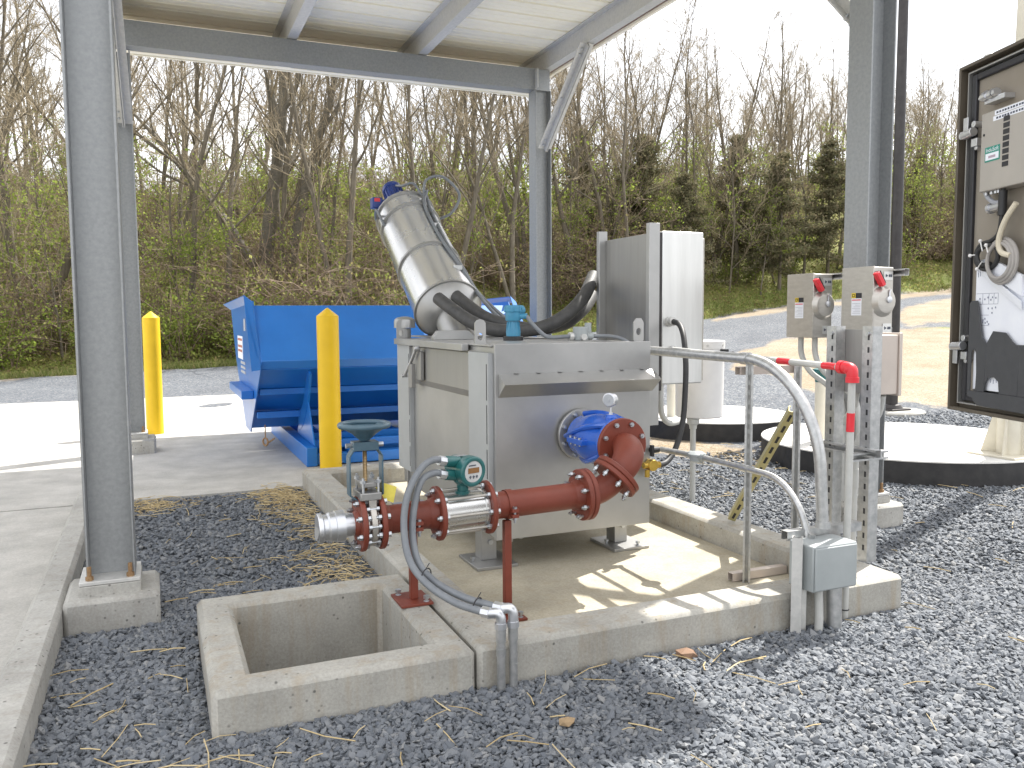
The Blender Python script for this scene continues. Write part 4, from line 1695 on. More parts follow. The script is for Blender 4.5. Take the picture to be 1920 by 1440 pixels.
pipe_thing('sensor_conduit', [(2.165, 4.84, 1.405), (2.20, 4.815, 1.35), (2.259, 4.78, 1.285), (2.30, 4.75, 1.270), (2.369, 4.7, 1.275), (2.42, 4.7, 1.275)], .013, M_CON, 'light grey conduit bending down from the blue level sensor', 'conduit')
jb = thing('conduit_fitting', 'grey cast conduit fitting lying on the tank top between two conduits', 'conduit fitting', (2.47, 4.7, 1.25))
k = MB()
k.cyl((2.475, 4.7, 1.2515), (2.475, 4.7, 1.335), .048, n=24)
k.cyl((2.40, 4.7, 1.275), (2.56, 4.7, 1.275), .022, n=18)
k.cyl((2.54, 4.72, 1.27), (2.54, 4.72, 1.36), .022, n=18)
k.build('body', M_GBOX, jb, bevel=.003)
k = MB()
k.cyl((2.47, 4.66, 1.272), (2.47, 4.634, 1.272), .020, n=18)
k.build('plug', M_GALVB, jb)
k = MB()
k.cyl((2.395, 4.7, 1.275), (2.42, 4.7, 1.275), .027, n=8)
k.build('lock_nut', M_GALVB, jb)
pipe_thing('tank_conduit', [(2.56, 4.7, 1.275), (2.646, 4.65, 1.275), (2.70, 4.6, 1.262), (2.75, 4.56, 1.225), (2.80, 4.55, 1.15)], .013, M_CON, 'grey conduit running from the cast fitting over the right edge of the tank', 'conduit')

# ------------------------------------------------------------------ control panel rack
cp = thing('electrical_cabinet', 'tall pale steel electrical cabinet on a strut rack at the right side of the tank', 'cabinet', (3.2, 5.0, .67))
for x0, x1, y0, y1 in ((3.008, 3.088, 4.742, 4.785), (2.975, 3.043, 5.36, 5.40)):
    k = MB()
    k.box(x0, x1, y0, y1, .67, 2.01)
    k.build('rack_post', M_SS, cp, bevel=.003)
k = MB()
k.box(3.030, 3.042, 4.787, 5.358, .80, 1.945)
k.build('back_panel', M_SSV, cp, bevel=.002)
for z in (1.0, 1.85):
    k = MB()
    k.box(3.0435, 3.118, 4.80, 5.34, z, z + .042)
    k.build('rack_bracket', M_DARKP, cp, bevel=.002)
for z in (.72, 1.19):
    k = MB()
    k.box(2.59, 3.007, 4.75, 4.78, z, z + .042)
    k.build('tank_bracket', M_DARKP, cp, bevel=.002)
k = MB()
k.box(3.12, 3.452, 4.765, 5.38, .938, 1.962)
bx = k.build('enclosure', M_SSW, cp, bevel=.010, seg=3)
k = MB()
k.box(3.4535, 3.474, 4.785, 5.36, .955, 1.925)
k.build('door', M_SSD, bx, bevel=.004)
k = MB()
k.box(3.092, 3.117, 4.757, 4.775, .90, 1.95)
k.build('gap_shade_strip', M_DARKP, cp)  # dark strip filling the gap beside the enclosure; its colour stands for shade
k = MB()
k.lathe((3.18, 4.764, 1.362), (0, -1, 0), [(0, .034), (.012, .034), (.013, .026), (.035, .026), (.036, .030), (.05, .030), (.052, .022)], 24)
k.build('cable_gland', M_GALVB, bx)
k = MB()
k.lathe((3.20, 4.764, 1.175), (0, -1, 0), [(0, .024), (.02, .024), (.022, .018), (.03, .018)], 20)
k.build('cable_gland', M_GALVB, bx)
pipe_thing('black_cable', [(3.18, 4.715, 1.362), (3.165, 4.62, 1.34), (3.128, 4.52, 1.26), (3.09, 4.44, 1.10), (3.06, 4.40, .93), (3.017, 4.36, .744), (2.94, 4.32, .59), (2.84, 4.27, .515), (2.74, 4.22, .51), (2.66, 4.16, .52)], .018, M_RUB, 'thick black cable hanging from the pale control panel and curving back to the tank', 'cable', 14)
pipe_thing('panel_conduit', [(3.14, 4.80, .935), (3.14, 4.80, .82), (3.17, 4.82, .72), (3.26, 4.87, .66), (3.40, 4.95, .655)], .020, M_PVCG, 'pale conduit elbow bending out from under the control panel', 'conduit', 14)
k = MB()
k.lathe((5.62, 8.36, .2), (0, 0, 1), [(0, .053), (1.35, .053), (1.36, .05)], 24)
tag(k.build('steel_post', M_CREAM, loc=(5.62, 8.36, .2)), 'cream steel post on the far round lid behind the control panel', 'post')

# ------------------------------------------------------------------ red discharge pipework
def PZ(x):
    return V((x, 3.47, .527 + .026 * (x - .6)))


PD = (PZ(1.8) - PZ(.6)).normalized()


def flange(root, c, d, r, th, m, nb=8, br=None, half=None, ph=.39, bolts_=True, hub=None, n=44, name='flange', bore=None):
    c, d = V(c), V(d).normalized()
    k = MB()
    pr = [(-th / 2, .03), (-th / 2, r - .004), (-th / 2 + .004, r), (th / 2 - .004, r), (th / 2, r - .004), (th / 2, .03)]
    k.lathe(c, d, pr, n)
    if hub:
        s_, rh, lh = hub
        k.lathe(c, d * s_, [(th / 2 - .001, rh + .012), (th / 2 + lh * .5, rh + .008), (th / 2 + lh, rh + .001)], n)
    f = k.build(name, m, root)
    if bolts_:
        bolts(f, c, d, br or r * .83, nb, half or th / 2, .0125, ph)
    return f


dp = thing('discharge_pipe', 'oxide red discharge pipe with flanges and elbows in front of the tank', 'pipe', (1.5, 3.47, .16))
RP, RF = .0615, .120


def pipe_seg(x0, x1, nm='pipe'):
    k = MB()
    k.lathe(PZ(x0), PD, [(0, RP), ((PZ(x1) - PZ(x0)).length, RP)], 40)
    return k.build(nm, M_RED, dp)


pipe_seg(.868, 1.122)
pipe_seg(1.345, 1.83)
flange(dp, PZ(.858), PD, RF, .022, M_RED, half=.013, hub=(1, RP, .03))
flange(dp, PZ(1.118), PD, RF, .022, M_RED, hub=(-1, RP, .035), ph=.0)
flange(dp, PZ(1.352), PD, RF, .022, M_RED, hub=(1, RP, .035), ph=.0)
flange(dp, PZ(1.832), PD, RF + .002, .024, M_RED, half=.026, hub=(-1, RP, .04), ph=.39)
f_ = flange(dp, PZ(1.858), PD, RF + .002, .024, M_RED, bolts_=False)
# 45 degree elbow, then 90 degree elbow towards the tank
e0 = PZ(1.866)
d1 = V((1, 0, .92)).normalized()
arc = bend(e0, PD, d1, .21, 12)
k = MB()
k.tube(arc, RP + .001, 36)
k.build('elbow', M_RED, dp)
c1 = arc[-1] + d1 * .012
flange(dp, c1, d1, RF + .003, .024, M_RED, half=.026, ph=.2)
c2 = c1 + d1 * .026
flange(dp, c2, d1, RF + .003, .024, M_RED, bolts_=False)
arc2 = bend(c2 + d1 * .008, d1, (0, 1, 0), .155, 16)
k = MB()
k.tube(arc2, [RP + .002 + .011 * math.sin(PI * i / 16) ** .7 if i else RP + .002 for i in range(17)], 40)
k.build('elbow', M_RED, dp)
ve = arc2[-1]
VX, VZ = ve.x, ve.z
flange(dp, (VX, ve.y + .010, VZ), (0, 1, 0), .137, .024, M_RED, nb=8, half=.014, br=.113, ph=.39)
# clamps round the pipe, with their bolts
for x in (1.01, 1.455):
    k = MB()
    k.lathe(PZ(x), PD, [(-.016, RP + .0005), (-.016, RP + .006), (.016, RP + .006), (.016, RP + .0005)], 40)
    k.box(x - .016, x + .016, 3.47 - RP - .030, 3.47 - RP - .004, PZ(x).z - .045, PZ(x).z - .030)
    k.box(x - .016, x + .016, 3.47 - RP - .030, 3.47 - RP - .004, PZ(x).z - .020, PZ(x).z - .005)
    c = k.build('pipe_clamp', M_RED, dp)
    inst(BOLTS['s'], 'bolt', c, (x, 3.47 - RP - .019, PZ(x).z - .025), V((0, 0, 1)).to_track_quat('Z', 'Y'), (.8, .8, 1.6))
# the two stands
for x, yb, zb, lab in ((1.005, 3.485, .161, 'red pipe stand bolted to the rim of the concrete sump'), (1.442, 3.465, .031, 'red pipe stand on the pad floor under the middle of the pipe')):
    s_ = thing('pipe_stand', lab, 'pipe stand', (x, yb, zb), 'red pipe stands')
    k = MB()
    ztop = PZ(x).z - RP - .007
    k.box(x - .017, x + .017, yb - .017 - .012, yb + .005, zb + .012, ztop)
    k.build('leg', M_RED, s_, bevel=.003)
    k = MB()
    k.box(x - .078, x + .065, yb - .095, yb + .085, zb, zb + .0115)
    bp_ = k.build('base_plate', M_RED, s_, bevel=.002)
    for dx, dy in ((-.05, .06), (.04, -.07)):
        inst(BOLTS['s'], 'anchor_bolt', bp_, (x + dx, yb + dy, zb + .018), V((0, 0, 1)).to_track_quat('Z', 'Y'))

# ------------------------------------------------------------------ blue check valve
cv = thing('check_valve', 'glossy blue check valve between the red elbow and the tank nozzle', 'valve', (VX, 3.85, VZ))
y0, y1 = ve.y + .024, 4.062
Lv = y1 - y0
k = MB()
k.lathe((VX, y0, VZ), (0, 1, 0), [(0, .137), (.016, .137), (.02, .122), (Lv * .16, .116), (Lv * .34, .128), (Lv * .48, .136), (Lv * .54, .136), (Lv * .70, .128), (Lv * .86, .110), (Lv - .03, .112)], 48)
# split flange in the middle with side lugs, and ribs
k.box(VX - .160, VX + .160, y0 + Lv * .30, y0 + Lv * .70, VZ - .014, VZ + .014)
k.lathe((VX, y0 + Lv * .24, VZ - .002), (0, 0, 1), [(0, .03), (.134, .03), (.138, .026), (.146, .026)], 18)
bod = k.build('body', M_BLUE, cv, bevel=.005, seg=2)
for s_ in (-1, 1):
    for j in range(3):
        inst(BOLTS['s'], 'bolt', bod, (VX + s_ * .150, y0 + Lv * (.38 + .12 * j), VZ + .006), V((0, 0, 1)).to_track_quat('Z', 'Y'), (.62, .62, 1.0))
k = MB()
for a in (.75, 2.2, 3.6, 5.4):
    pts = []
    for j in range(9):
        f = j / 8
        ph = a + .9 * f
        r = .122 + .018 * math.sin(PI * f)
        pts.append((VX + r * math.cos(ph), y0 + .02 + f * (Lv - .06), VZ + r * math.sin(ph)))
    k.tube(pts, .014, 8)
k.build('rib', M_BLUE, bod)
flange(cv, (VX, 4.074, VZ), (0, 1, 0), .142, .022, M_SS, nb=8, br=.120, half=.011, ph=.39, name='nozzle_flange')
g = thing('pressure_gauge', 'small round pressure gauge on a thin stem on top of the blue check valve', 'gauge', (VX, y0 + Lv * .24, VZ + .143))
gp = V((VX, y0 + Lv * .24, VZ + .143))
k = MB()
k.cyl(gp, gp + V((0, 0, .045)), .005, n=10)
k.cyl(gp, gp + V((0, 0, .012)), .011, n=6)
k.build('stem', M_ALU, g)
gd = V((-.86, -.5, .02)).normalized()
gc = gp + V((0, 0, .076))
k = MB()
k.lathe(gc, gd, [(-.022, .025), (-.019, .033), (.014, .033), (.016, .037), (.022, .037), (.024, .032)], 32)
k.build('case', M_ALU, g)
k = MB()
k.lathe(gc + gd * .0245, gd, [(0, .031), (.001, .030)], 32)
k.lathe(gc + gd * .026, gd, [(0, .009), (.002, .008)], 12)
k.build('dial', mat('gauge_dial', (.40, .42, .44), .3), g)

# ------------------------------------------------------------------ magnetic flow meter
fm = thing('flow_meter', 'flow meter of bright steel with a dark teal display head between red flanges', 'flow meter', (1.235, 3.47, .43))
k = MB()
c0, c1_ = PZ(1.131), PZ(1.339)
Lm = (c1_ - c0).length
k.lathe(c0, PD, [(0, .060), (0, .088), (.018, .088), (.019, .082), (Lm - .019, .082), (Lm - .018, .088), (Lm, .088), (Lm, .06)], 44)
bd = k.build('body', M_SSB, fm)
k = MB()
d_, a_, b_ = MB().frame(PD)
for i in range(8):
    w_ = 2 * PI * i / 8
    o_ = a_ * (.0996 * math.cos(w_)) + b_ * (.0996 * math.sin(w_))
    m_ = MB()
    m_.cyl(c0 + o_, c1_ + o_, .0065, n=10)
    m_.build('tie_rod', M_SSD, fm)
hd = V((.30, -.95, -.04)).normalized()
hc = V((1.245, 3.455, .728))
k = MB()
k.cyl((1.235, 3.47, .612), (1.237, 3.465, .70), .026, n=18)
k.cyl((1.235, 3.47, .614), (1.235, 3.47, .632), .034, n=18)
k.lathe(hc, hd, [(-.085, .04), (-.082, .054), (-.03, .058), (.01, .062), (.02, .068), (.058, .068), (.064, .062), (.064, .050), (.058, .048)], 36)
k.sphere((1.237, 3.465, .70), .048, 20, 12)
for zz in (.775, .716):
    k.cyl((1.215, 3.46, zz - .012), (1.145, 3.435, zz), .026, .024, n=16)
hh_ = k.build('head', M_TEAL, fm, bevel=.002)
k = MB()
k.lathe(hc + hd * .0585, hd, [(0, .0475), (.001, .0470)], 32)
fc = k.build('face', mat('meter_face', (.55, .55, .54), .4), fm)
rx = V((hd.y * -1, hd.x, 0)).normalized()
up = rx.cross(hd).normalized() * -1
if up.z < 0:
    up = -up
Mx = axes(hc + hd * .0605, rx, up)
k = MB()
k.box(-.030, .030, -.006, .018, 0, .0012, Mx)
k.build('display', M_LCD, fc)
k = MB()
for i in (-1, 0, 1):
    k.box(i * .018 - .0022, i * .018 + .0022, -.030, -.016, 0, .001, Mx)
    k.box(i * .018 - .006, i * .018 + .006, -.0235, -.0195, .0004, .0014, Mx)
k.box(-.026, .012, .026, .031, 0, .001, Mx)
k.build('key_print', M_INK, fc)
k = MB()
q_ = hc - hd * .02 + V((0, 0, .0585))
k.box(-.03, .03, -.016, .016, 0, .0015, axes(q_ + V((-.01, 0, .001)), rx, V((-hd.x, -hd.y, 0))))
k.build('rating_plate', M_ALU, fm)

# flexible conduits of the flow meter
PA = [(1.145, 3.435, .775), (1.09, 3.42, .788), (1.026, 3.40, .759), (.955, 3.36, .665), (.926, 3.33, .538), (.928, 3.26, .41), (.969, 3.16, .335), (1.033, 3.02, .296), (1.085, 2.90, .294), (1.118, 2.84, .296)]
PB = [(1.145, 3.435, .716), (1.09, 3.42, .730), (1.026, 3.40, .704), (.985, 3.375, .60), (.966, 3.34, .492), (.968, 3.27, .395), (1.009, 3.18, .332), (1.075, 3.03, .306), (1.131, 2.90, .308), (1.168, 2.84, .308)]
for pts, gx, lab in ((PA, 1.150, 'grey flexible conduit from the upper entry of the teal meter head to the ground'), (PB, 1.200, 'grey flexible conduit from the lower entry of the teal meter head to the ground')):
    fx = thing('flexible_conduit', lab, 'conduit', (gx, 2.82, 0), 'flow meter conduits')
    k = MB()
    k.tube(catmull(pts, 8), .0150, 14)
    k.build('sleeve', M_CON, fx)
    k = MB()
    e_ = V(pts[-1])
    cu_ = [e_ + V((-.012, .016, 0)), e_, V((gx - .012, 2.826, e_.z + .002)), V((gx, 2.82, e_.z - .016)), V((gx, 2.82, .245))]
    k.tube(catmull(cu_, 5), .0195, 14)
    k.cyl(e_ + V((-.02, .03, 0)), e_, .0225, n=8)
    k.cyl((gx, 2.82, .262), (gx, 2.82, .24), .024, n=8)
    k.build('elbow_connector', M_ALU, fx)
    k = MB()
    k.cyl(pts[0], V(pts[0]) + (V(pts[1]) - V(pts[0])).normalized() * .034, .022, n=8)
    k.build('gland_nut', M_ALU, fx)
    k = MB()
    k.cyl((gx, 2.82, -.05), (gx, 2.82, .245), .0165, n=18)
    k.cyl((gx, 2.82, .19), (gx, 2.82, .242), .0195, n=18)
    k.cyl((gx, 2.82, .135) if gx < 1.18 else (gx, 2.82, .10), (gx, 2.82, .165) if gx < 1.18 else (gx, 2.82, .101), .0185, n=18)
    k.build('riser', M_GALV2, fx)
for p, ln in (((.98, 3.20, .355), .02), ((1.10, 2.93, .30), .02)):
    k = MB()
    k.torus(V(p), (.5, -.75, -.1), .030, .0028, 20, 6)
    k.cyl(V(p) + V((.0, 0, .03)), V(p) + V((.012, -.006, .052)), .0018, n=6)
    tag(k.build('cable_tie', M_BLK), 'black cable tie round the two grey conduits ' + ('beside the sump' if ln and p[0] < 1 else 'near the silver elbows'), 'cable tie')

# ------------------------------------------------------------------ knife gate valve with hose coupling
kg = thing('gate_valve', 'rising stem gate valve with blue grey handwheel at the left end of the red pipe', 'valve', (.80, 3.47, .41))
k = MB()
c0 = PZ(.594)
k.lathe(c0, PD, [(0, .050), (0, .060), (.006, .063), (.018, .063), (.024, .055), (.040, .055), (.048, .062), (.072, .062), (.074, .067), (.11, .067), (.112, .050), (.165, .047), (.185, .047)], 44)
k.cyl(PZ(.605) + V((0, 0, -.002)), PZ(.594) + V((-.0005, 0, 0)), .048, .0495, n=40)
cpg = k.build('hose_coupling', M_ALU, kg)
flange(kg, PZ(.775), PD, RF, .022, M_RED, half=.013, hub=(-1, .047, .02), ph=.39)
k = MB()
k.lathe(PZ(.789), PD, [(0, .085), (.012, .085), (.014, .102), (.042, .102), (.044, .085), (.055, .085)], 40)
k.box(.799, .834, 3.405, 3.535, PZ(.8).z + .06, .652)
gb = k.build('gate_body', M_SSD, kg, bevel=.004)
bolts(gb, PZ(.8165), PD, .099, 8, .014, .0105, .0)
k = MB()
k.box(.762, .852, 3.395, 3.545, .640, .672)
k.box(.770, .845, 3.42, 3.52, .690, .712)
gl = k.build('packing_gland', M_SSV, kg, bevel=.004)
for dx, dy in ((-.03, -.06), (.035, -.06), (-.03, .06), (.035, .06)):
    m_ = MB()
    m_.cyl((.807 + dx, 3.47 + dy, .66), (.807 + dx, 3.47 + dy, .735), .006, n=10)
    m_.cyl((.807 + dx, 3.47 + dy, .712), (.807 + dx, 3.47 + dy, .724), .012, n=6)
    m_.build('gland_bolt', M_BOLT, gl)
WX = .800
k = MB()
for s_ in (-1, 1):
    x0 = WX + s_ * .066
    pl = [(x0, .655), (x0, .820), (WX + s_ * .046, .850)]
    for (xa, za), (xb, zb) in zip(pl[:-1], pl[1:]):
        k.prism([(xa, 3.44, za), (xa + s_ * .007, 3.44, za), (xb + s_ * .007, 3.44, zb + (.002 if zb > .83 else 0)), (xb, 3.44, zb)], (0, .06, 0))
    k.prism([(x0, 3.44, .655), (x0 + s_ * .007, 3.44, .655), (x0 - s_ * .030, 3.44, .628), (x0 - s_ * .036, 3.44, .633)], (0, .06, 0))
k.box(WX - .053, WX + .053, 3.435, 3.505, .845, .882)
k.build('yoke', M_WHEEL, kg, bevel=.002)
k = MB()
k.cyl((WX - .08, 3.47, .865), (WX + .08, 3.47, .865), .011, n=6)
k.build('yoke_bolt', M_BOLT, kg)
k = MB()
k.lathe((WX, 3.47, .66), (0, 0, 1), [(0.0, .010)] + [(j * .0032, .010 if j % 2 else .0082) for j in range(1, 58)] + [(.19, .010)], 14)
k.build('stem', M_STEM, kg)
k = MB()
k.torus((WX, 3.47, .950), (0, 0, 1), .100, .0125, 52, 12)
k.lathe((WX, 3.47, .885), (0, 0, 1), [(0, .022), (.012, .030), (.03, .034), (.04, .024), (.05, .018), (.052, .004)], 24)
for i in range(3):
    a = 2 * PI * i / 3 + .5
    e = V((math.cos(a), math.sin(a), 0))
    s0 = V((WX, 3.47, .912)) + e * .022
    s1 = V((WX, 3.47, .945)) + e * .096
    n_ = V((-e.y, e.x, 0)) * .013
    k.prism([s0 - n_ * 1.7, s0 + n_ * 1.7, s1 + n_, s1 - n_], (0, 0, .009))
k.lathe((WX, 3.47, .895), (0, 0, 1), [(0, .032), (.018, .050), (.036, .078), (.046, .092), (.048, .088), (.03, .055), (.02, .03)], 40)
k.build('handwheel', M_WHEEL, kg, bevel=.001)
k = MB()
k.prism([(.855, 3.50, .700), (.935, 3.47, .672), (.915, 3.45, .610), (.845, 3.48, .640)], (.002, .004, .001))
tag(k.build('valve_tag', M_TAG), 'crumpled yellow tag hanging on the gate valve behind its yoke', 'tag')

# ------------------------------------------------------------------ conduits, strut stand, junction box on the near right
def strut(mb, p0, p1, w_=.041, up=(0, 0, 1)):
    """open channel strut: three walls; the open side faces `up`"""
    p0, p1 = V(p0), V(p1)
    d = (p1 - p0).normalized()
    u = V(up)
    u = (u - d * u.dot(d)).normalized()
    s = d.cross(u)
    h = w_ / 2
    t_ = .003
    M = Matrix(((s.x, u.x, d.x, p0.x), (s.y, u.y, d.y, p0.y), (s.z, u.z, d.z, p0.z), (0, 0, 0, 1)))
    Ln = (p1 - p0).length
    mb.box(-h, h, -h, -h + t_, 0, Ln, M)
    mb.box(-h, -h + t_, -h + t_, h, 0, Ln, M)
    mb.box(h - t_, h, -h + t_, h, 0, Ln, M)
    mb.box(-h + t_, -h + .010, h - t_, h, 0, Ln, M)
    mb.box(h - .010, h - t_, h - t_, h, 0, Ln, M)
    return M, Ln


def slots(mb, M, Ln, w_=.041, side='back', pitch=.05, sl=.028, sw=.013, z0=.02):
    h = w_ / 2
    z = z0
    while z + sl < Ln - .01:
        if side == 'back':
            mb.box(-sw / 2, sw / 2, -h - .0008, -h + .0006, z, z + sl, M)
        else:
            mb.box(-h - .0008, -h + .0006, -sw / 2, sw / 2, z, z + sl, M)
        z += pitch


st_ = thing('strut_stand', 'two legged galvanized strut stand on the pad beside the near kerb', 'strut stand', (2.92, 3.42, .03))
for x in (2.758, 3.068):
    k = MB()
    M_, Ln = strut(k, (x, 3.41, .032), (x, 3.41, 1.155), .038, (-.62, -.78, 0))
    k2 = MB()
    z = .04
    while z < Ln - .05:
        k2.box(-.005, .005, -.0192, -.0145, z, z + .026, M_)
        z += .05
    k.build('post', M_GALV2, st_, ang=20, extra=(k2, M_PVCG))
k = MB()
strut(k, (2.715, 3.450, 1.120), (3.09, 3.450, 1.120), .041, (0, 0, -1))
k.build('top_rail', M_BEIGE, st_, ang=20)
k = MB()
strut(k, (2.69, 3.452, .055), (3.04, 3.452, .055), .041, (0, 0, -1))
k.build('bottom_rail', M_BEIGE, st_, ang=20)
k = MB()
M_, Ln = strut(k, (3.16, 4.05, .185), (3.075, 3.448, .905), .044, (.5, .6, .45))
k2 = MB()
slots(k2, M_, Ln, .044, 'back', .085, .05, .014)
k.build('diagonal_brace', mat('yellowish_strut', (.46, .41, .20), .42, .5, scale=12, col2=(.56, .51, .28)), st_, ang=20, extra=(k2, M_BLK))

cd = thing('power_conduit', 'thick galvanized conduit running from the tank and bending down into the grey box', 'conduit', (2.72, 2.835, 0))
k = MB()
pth = [V((2.715, 4.45, 1.197)), V((2.72, 3.40, 1.185))] + bend((2.72, 3.385, 1.185), (0, -1, 0), (.04, 0, -1), .50, 18)
pth += [V((2.747, 2.872, .44))]
k.tube(pth, .0265, 22)
k.build('pipe', M_GALV2, cd)
k = MB()
k.lathe((2.72, 3.42, 1.1853), (0, -1, 0), [(0, .0266), (0, .031), (.055, .031), (.055, .0266)], 22)
k.build('coupling', M_GALV2, cd)
k = MB()
k.lathe((2.747, 2.872, .47), (0, 0, -1), [(0, .0266), (0, .032), (.028, .034), (.028, .0266)], 22)
k.build('coupling', M_GALV2, cd)
k = MB()
k.cyl((2.752, 2.80, .195), (2.752, 2.795, -.05), .0325, n=24)
k.build('lower_riser', M_GALV2, cd)
k = MB()
k.tube([(2.680, 2.82, .2), (2.668, 2.80, .06), (2.655, 2.79, -.05)], .019, 16)
k.build('side_riser', M_PVCG, cd)

cd = thing('control_conduit', 'thin galvanized conduit below the thick one, bending down into the grey box', 'conduit', (2.69, 2.84, .4))
k = MB()
pth = [V((2.695, 4.11, .625)), V((2.70, 3.77, .636)), V((2.70, 3.34, .636))] + bend((2.70, 3.20, .634), (0, -1, -.04), (-.03, 0, -1), .31, 14) + [V((2.688, 2.872, .42))]
pth[3:] = [V((p.x, p.y, p.z)) for p in pth[3:]]
k.tube(pth, .0155, 18)
k.build('pipe', M_GALV2, cd)
k = MB()
k.lathe((2.70, 3.765, .605), (0, 0, 1), [(0, .03), (.006, .040), (.034, .042), (.036, .048), (.044, .048), (.056, .030), (.060, .004)], 28)
k.cyl((2.70, 3.70, .636), (2.70, 3.83, .636), .021, n=18)
k.build('round_fitting', M_GBOX, cd)
k = MB()
k.lathe((2.70, 3.39, .636), (0, -1, 0), [(0, .0158), (0, .020), (.05, .020), (.05, .0158)], 18)
k.build('coupling', M_GALV2, cd)

jx = thing('junction_box', 'light grey square junction box fixed in front of the near kerb', 'junction box', (2.70, 2.78, 0))
k = MB()
k.box(2.585, 2.835, 2.755, 2.905, .195, .398)
k.build('box', M_GBOX, jx, bevel=.006)
k = MB()
k.box(2.592, 2.828, 2.7465, 2.7535, .203, .390)
k.build('cover', M_GBOX, jx, bevel=.004)
k = MB()
M_, Ln = strut(k, (2.556, 2.82, -.06), (2.556, 2.82, .432), .044, (0.7, .7, 0))
strut(k, (2.60, 2.838, -.06), (2.60, 2.838, .19), .03, (0, 1, 0))
k.build('strut_post', M_GALVB, jx, ang=20)
k = MB()
strut(k, (2.58, 2.932, .41), (3.02, 2.932, .41), .041, (0, 0, -1))
k.build('cross_strut', M_GALV2, jx, ang=20)

# pipe with red tape bands and red elbow
rp_ = thing('taped_pipe', 'grey conduit with red tape bands and a red elbow at its corner', 'conduit', (2.89, 2.87, 0))
C0, C1 = V((2.90, 4.30, 1.196)), V((2.895, 2.885, 1.158))
k = MB()
k.tube([C0, C1], .0155, 18)
k.tube([V((2.895, 2.87, 1.15)), V((2.893, 2.87, .9)), V((2.883, 2.868, -.05))], .0165, 18)
k.build('pipe', M_PVCG, rp_)
for y0, y1 in ((3.36, 3.27), (3.05, 2.965), (3.80, 3.71)):
    f0, f1 = (4.30 - y0) / 1.415, (4.30 - y1) / 1.415
    k = MB()
    k.tube([C0.lerp(C1, f0), C0.lerp(C1, f1)], .0165, 18)
    k.build('tape_band', M_REDP, rp_)
for z0, z1 in ((.955, .87), (.37, .335)):
    k = MB()
    k.tube([V((2.8935, 2.87, z0)), V((2.8915, 2.87, z1))] if z0 > .5 else [V((2.8865, 2.869, z0)), V((2.886, 2.869, z1))], .0180, 18)
    k.build('tape_band', M_REDP, rp_)
k = MB()
k.tube(catmull([(2.896, 2.94, 1.160), (2.896, 2.90, 1.160), (2.896, 2.873, 1.148), (2.896, 2.869, 1.10)], 6), .026, 20)
k.cyl((2.896, 2.945, 1.160), (2.896, 2.92, 1.16), .030, n=20)
k.cyl((2.896, 2.869, 1.118), (2.896, 2.869, 1.094), .030, n=20)
k.sphere((2.896, 2.882, 1.152), .029, 18, 10)
k.build('elbow', M_REDP, rp_)
k = MB()
k.torus((2.884, 2.868, .045), (0, 0, 1), .0175, .003, 18, 6)
k.build('cable_tie', M_BLK, rp_)

# ------------------------------------------------------------------ white cylinder on a standpipe
wc = thing('meter_housing', 'white plastic cylinder housing on a thin standpipe behind the conduits', 'housing', (3.78, 5.27, 0))
k = MB()
k.lathe((3.80, 5.28, .632), (0, 0, 1), [(0, .12), (.002, .168), (.012, .178), (.52, .182)], 48)
k.build('body', M_PVC, wc)
k = MB()
k.lathe((3.80, 5.28, 1.153), (0, 0, 1), [(0, .185), (.055, .187), (.06, .182), (.061, .05)], 48)
cpv = k.build('cap', M_PVC, wc)
k = MB()
for a in (3.6, 4.4, 5.2, 6.0):
    k.cyl((3.80 + .184 * math.cos(a), 5.28 + .184 * math.sin(a), 1.18), (3.80 + .19 * math.cos(a), 5.28 + .19 * math.sin(a), 1.18), .009, n=10)
k.build('screw', M_GALVB, cpv)
k = MB()
k.box(3.86, 3.93, 5.10, 5.125, 1.10, 1.15)
k.tube([(3.90, 5.10, 1.12), (3.93, 5.05, 1.13), (3.97, 5.03, 1.12)], .006, 8)
k.build('clasp', M_RUB, cpv)
k = MB()
k.cyl((3.69, 5.20, -.05), (3.69, 5.20, .60), .021, n=18)
k.lathe((3.69, 5.20, .555), (0, 0, 1), [(0, .026), (.03, .03), (.04, .045), (.076, .048)], 24)
k.build('standpipe', M_PVCG, wc)

# ------------------------------------------------------------------ slotted rack with a box, on the right kerb
rk = thing('slotted_rack', 'two slotted steel posts with a beige box between, on the right kerb', 'rack', (3.27, 3.22, .16))
for y in (3.115, 3.355):
    k = MB()
    k.box(3.236, 3.240, y - .032, y + .032, .161, 1.342)
    k.box(3.2405, 3.300, y - .032, y - .028, .161, 1.342)
    k2 = MB()
    z = .22
    while z < 1.31:
        k2.box(3.2353, 3.2370, y - .014, y - .002, z, z + .028)
        z += .062
    p = k.build('post', M_GALV2, rk, extra=(k2, M_BLK))
    k = MB()
    k.cyl((3.2355, y - .006, 1.305), (3.226, y - .006, 1.305), .010, n=6)
    k.build('bolt', M_BOLT, p)
k = MB()
k.box(3.302, 3.308, 3.09, 3.375, 1.0, 1.325)
k.build('back_panel', M_SSV, rk)
k = MB()
k.box(3.310, 3.425, 3.098, 3.37, 1.0, 1.298)
bq = k.build('box', M_BEIGE, rk, bevel=.004)
k = MB()
k.box(3.4265, 3.447, 3.090, 3.378, .992, 1.308)
k.build('box_lid', M_BEIGE, bq, bevel=.003)
k = MB()
strut(k, (3.225, 3.02, .72), (3.225, 3.46, .72), .041, (-1, 0, 0))
strut(k, (3.12, 3.10, .70), (3.36, 3.10, .70), .041, (0, -1, 0))
k.build('cross_strut', M_GALV2, rk, ang=20)
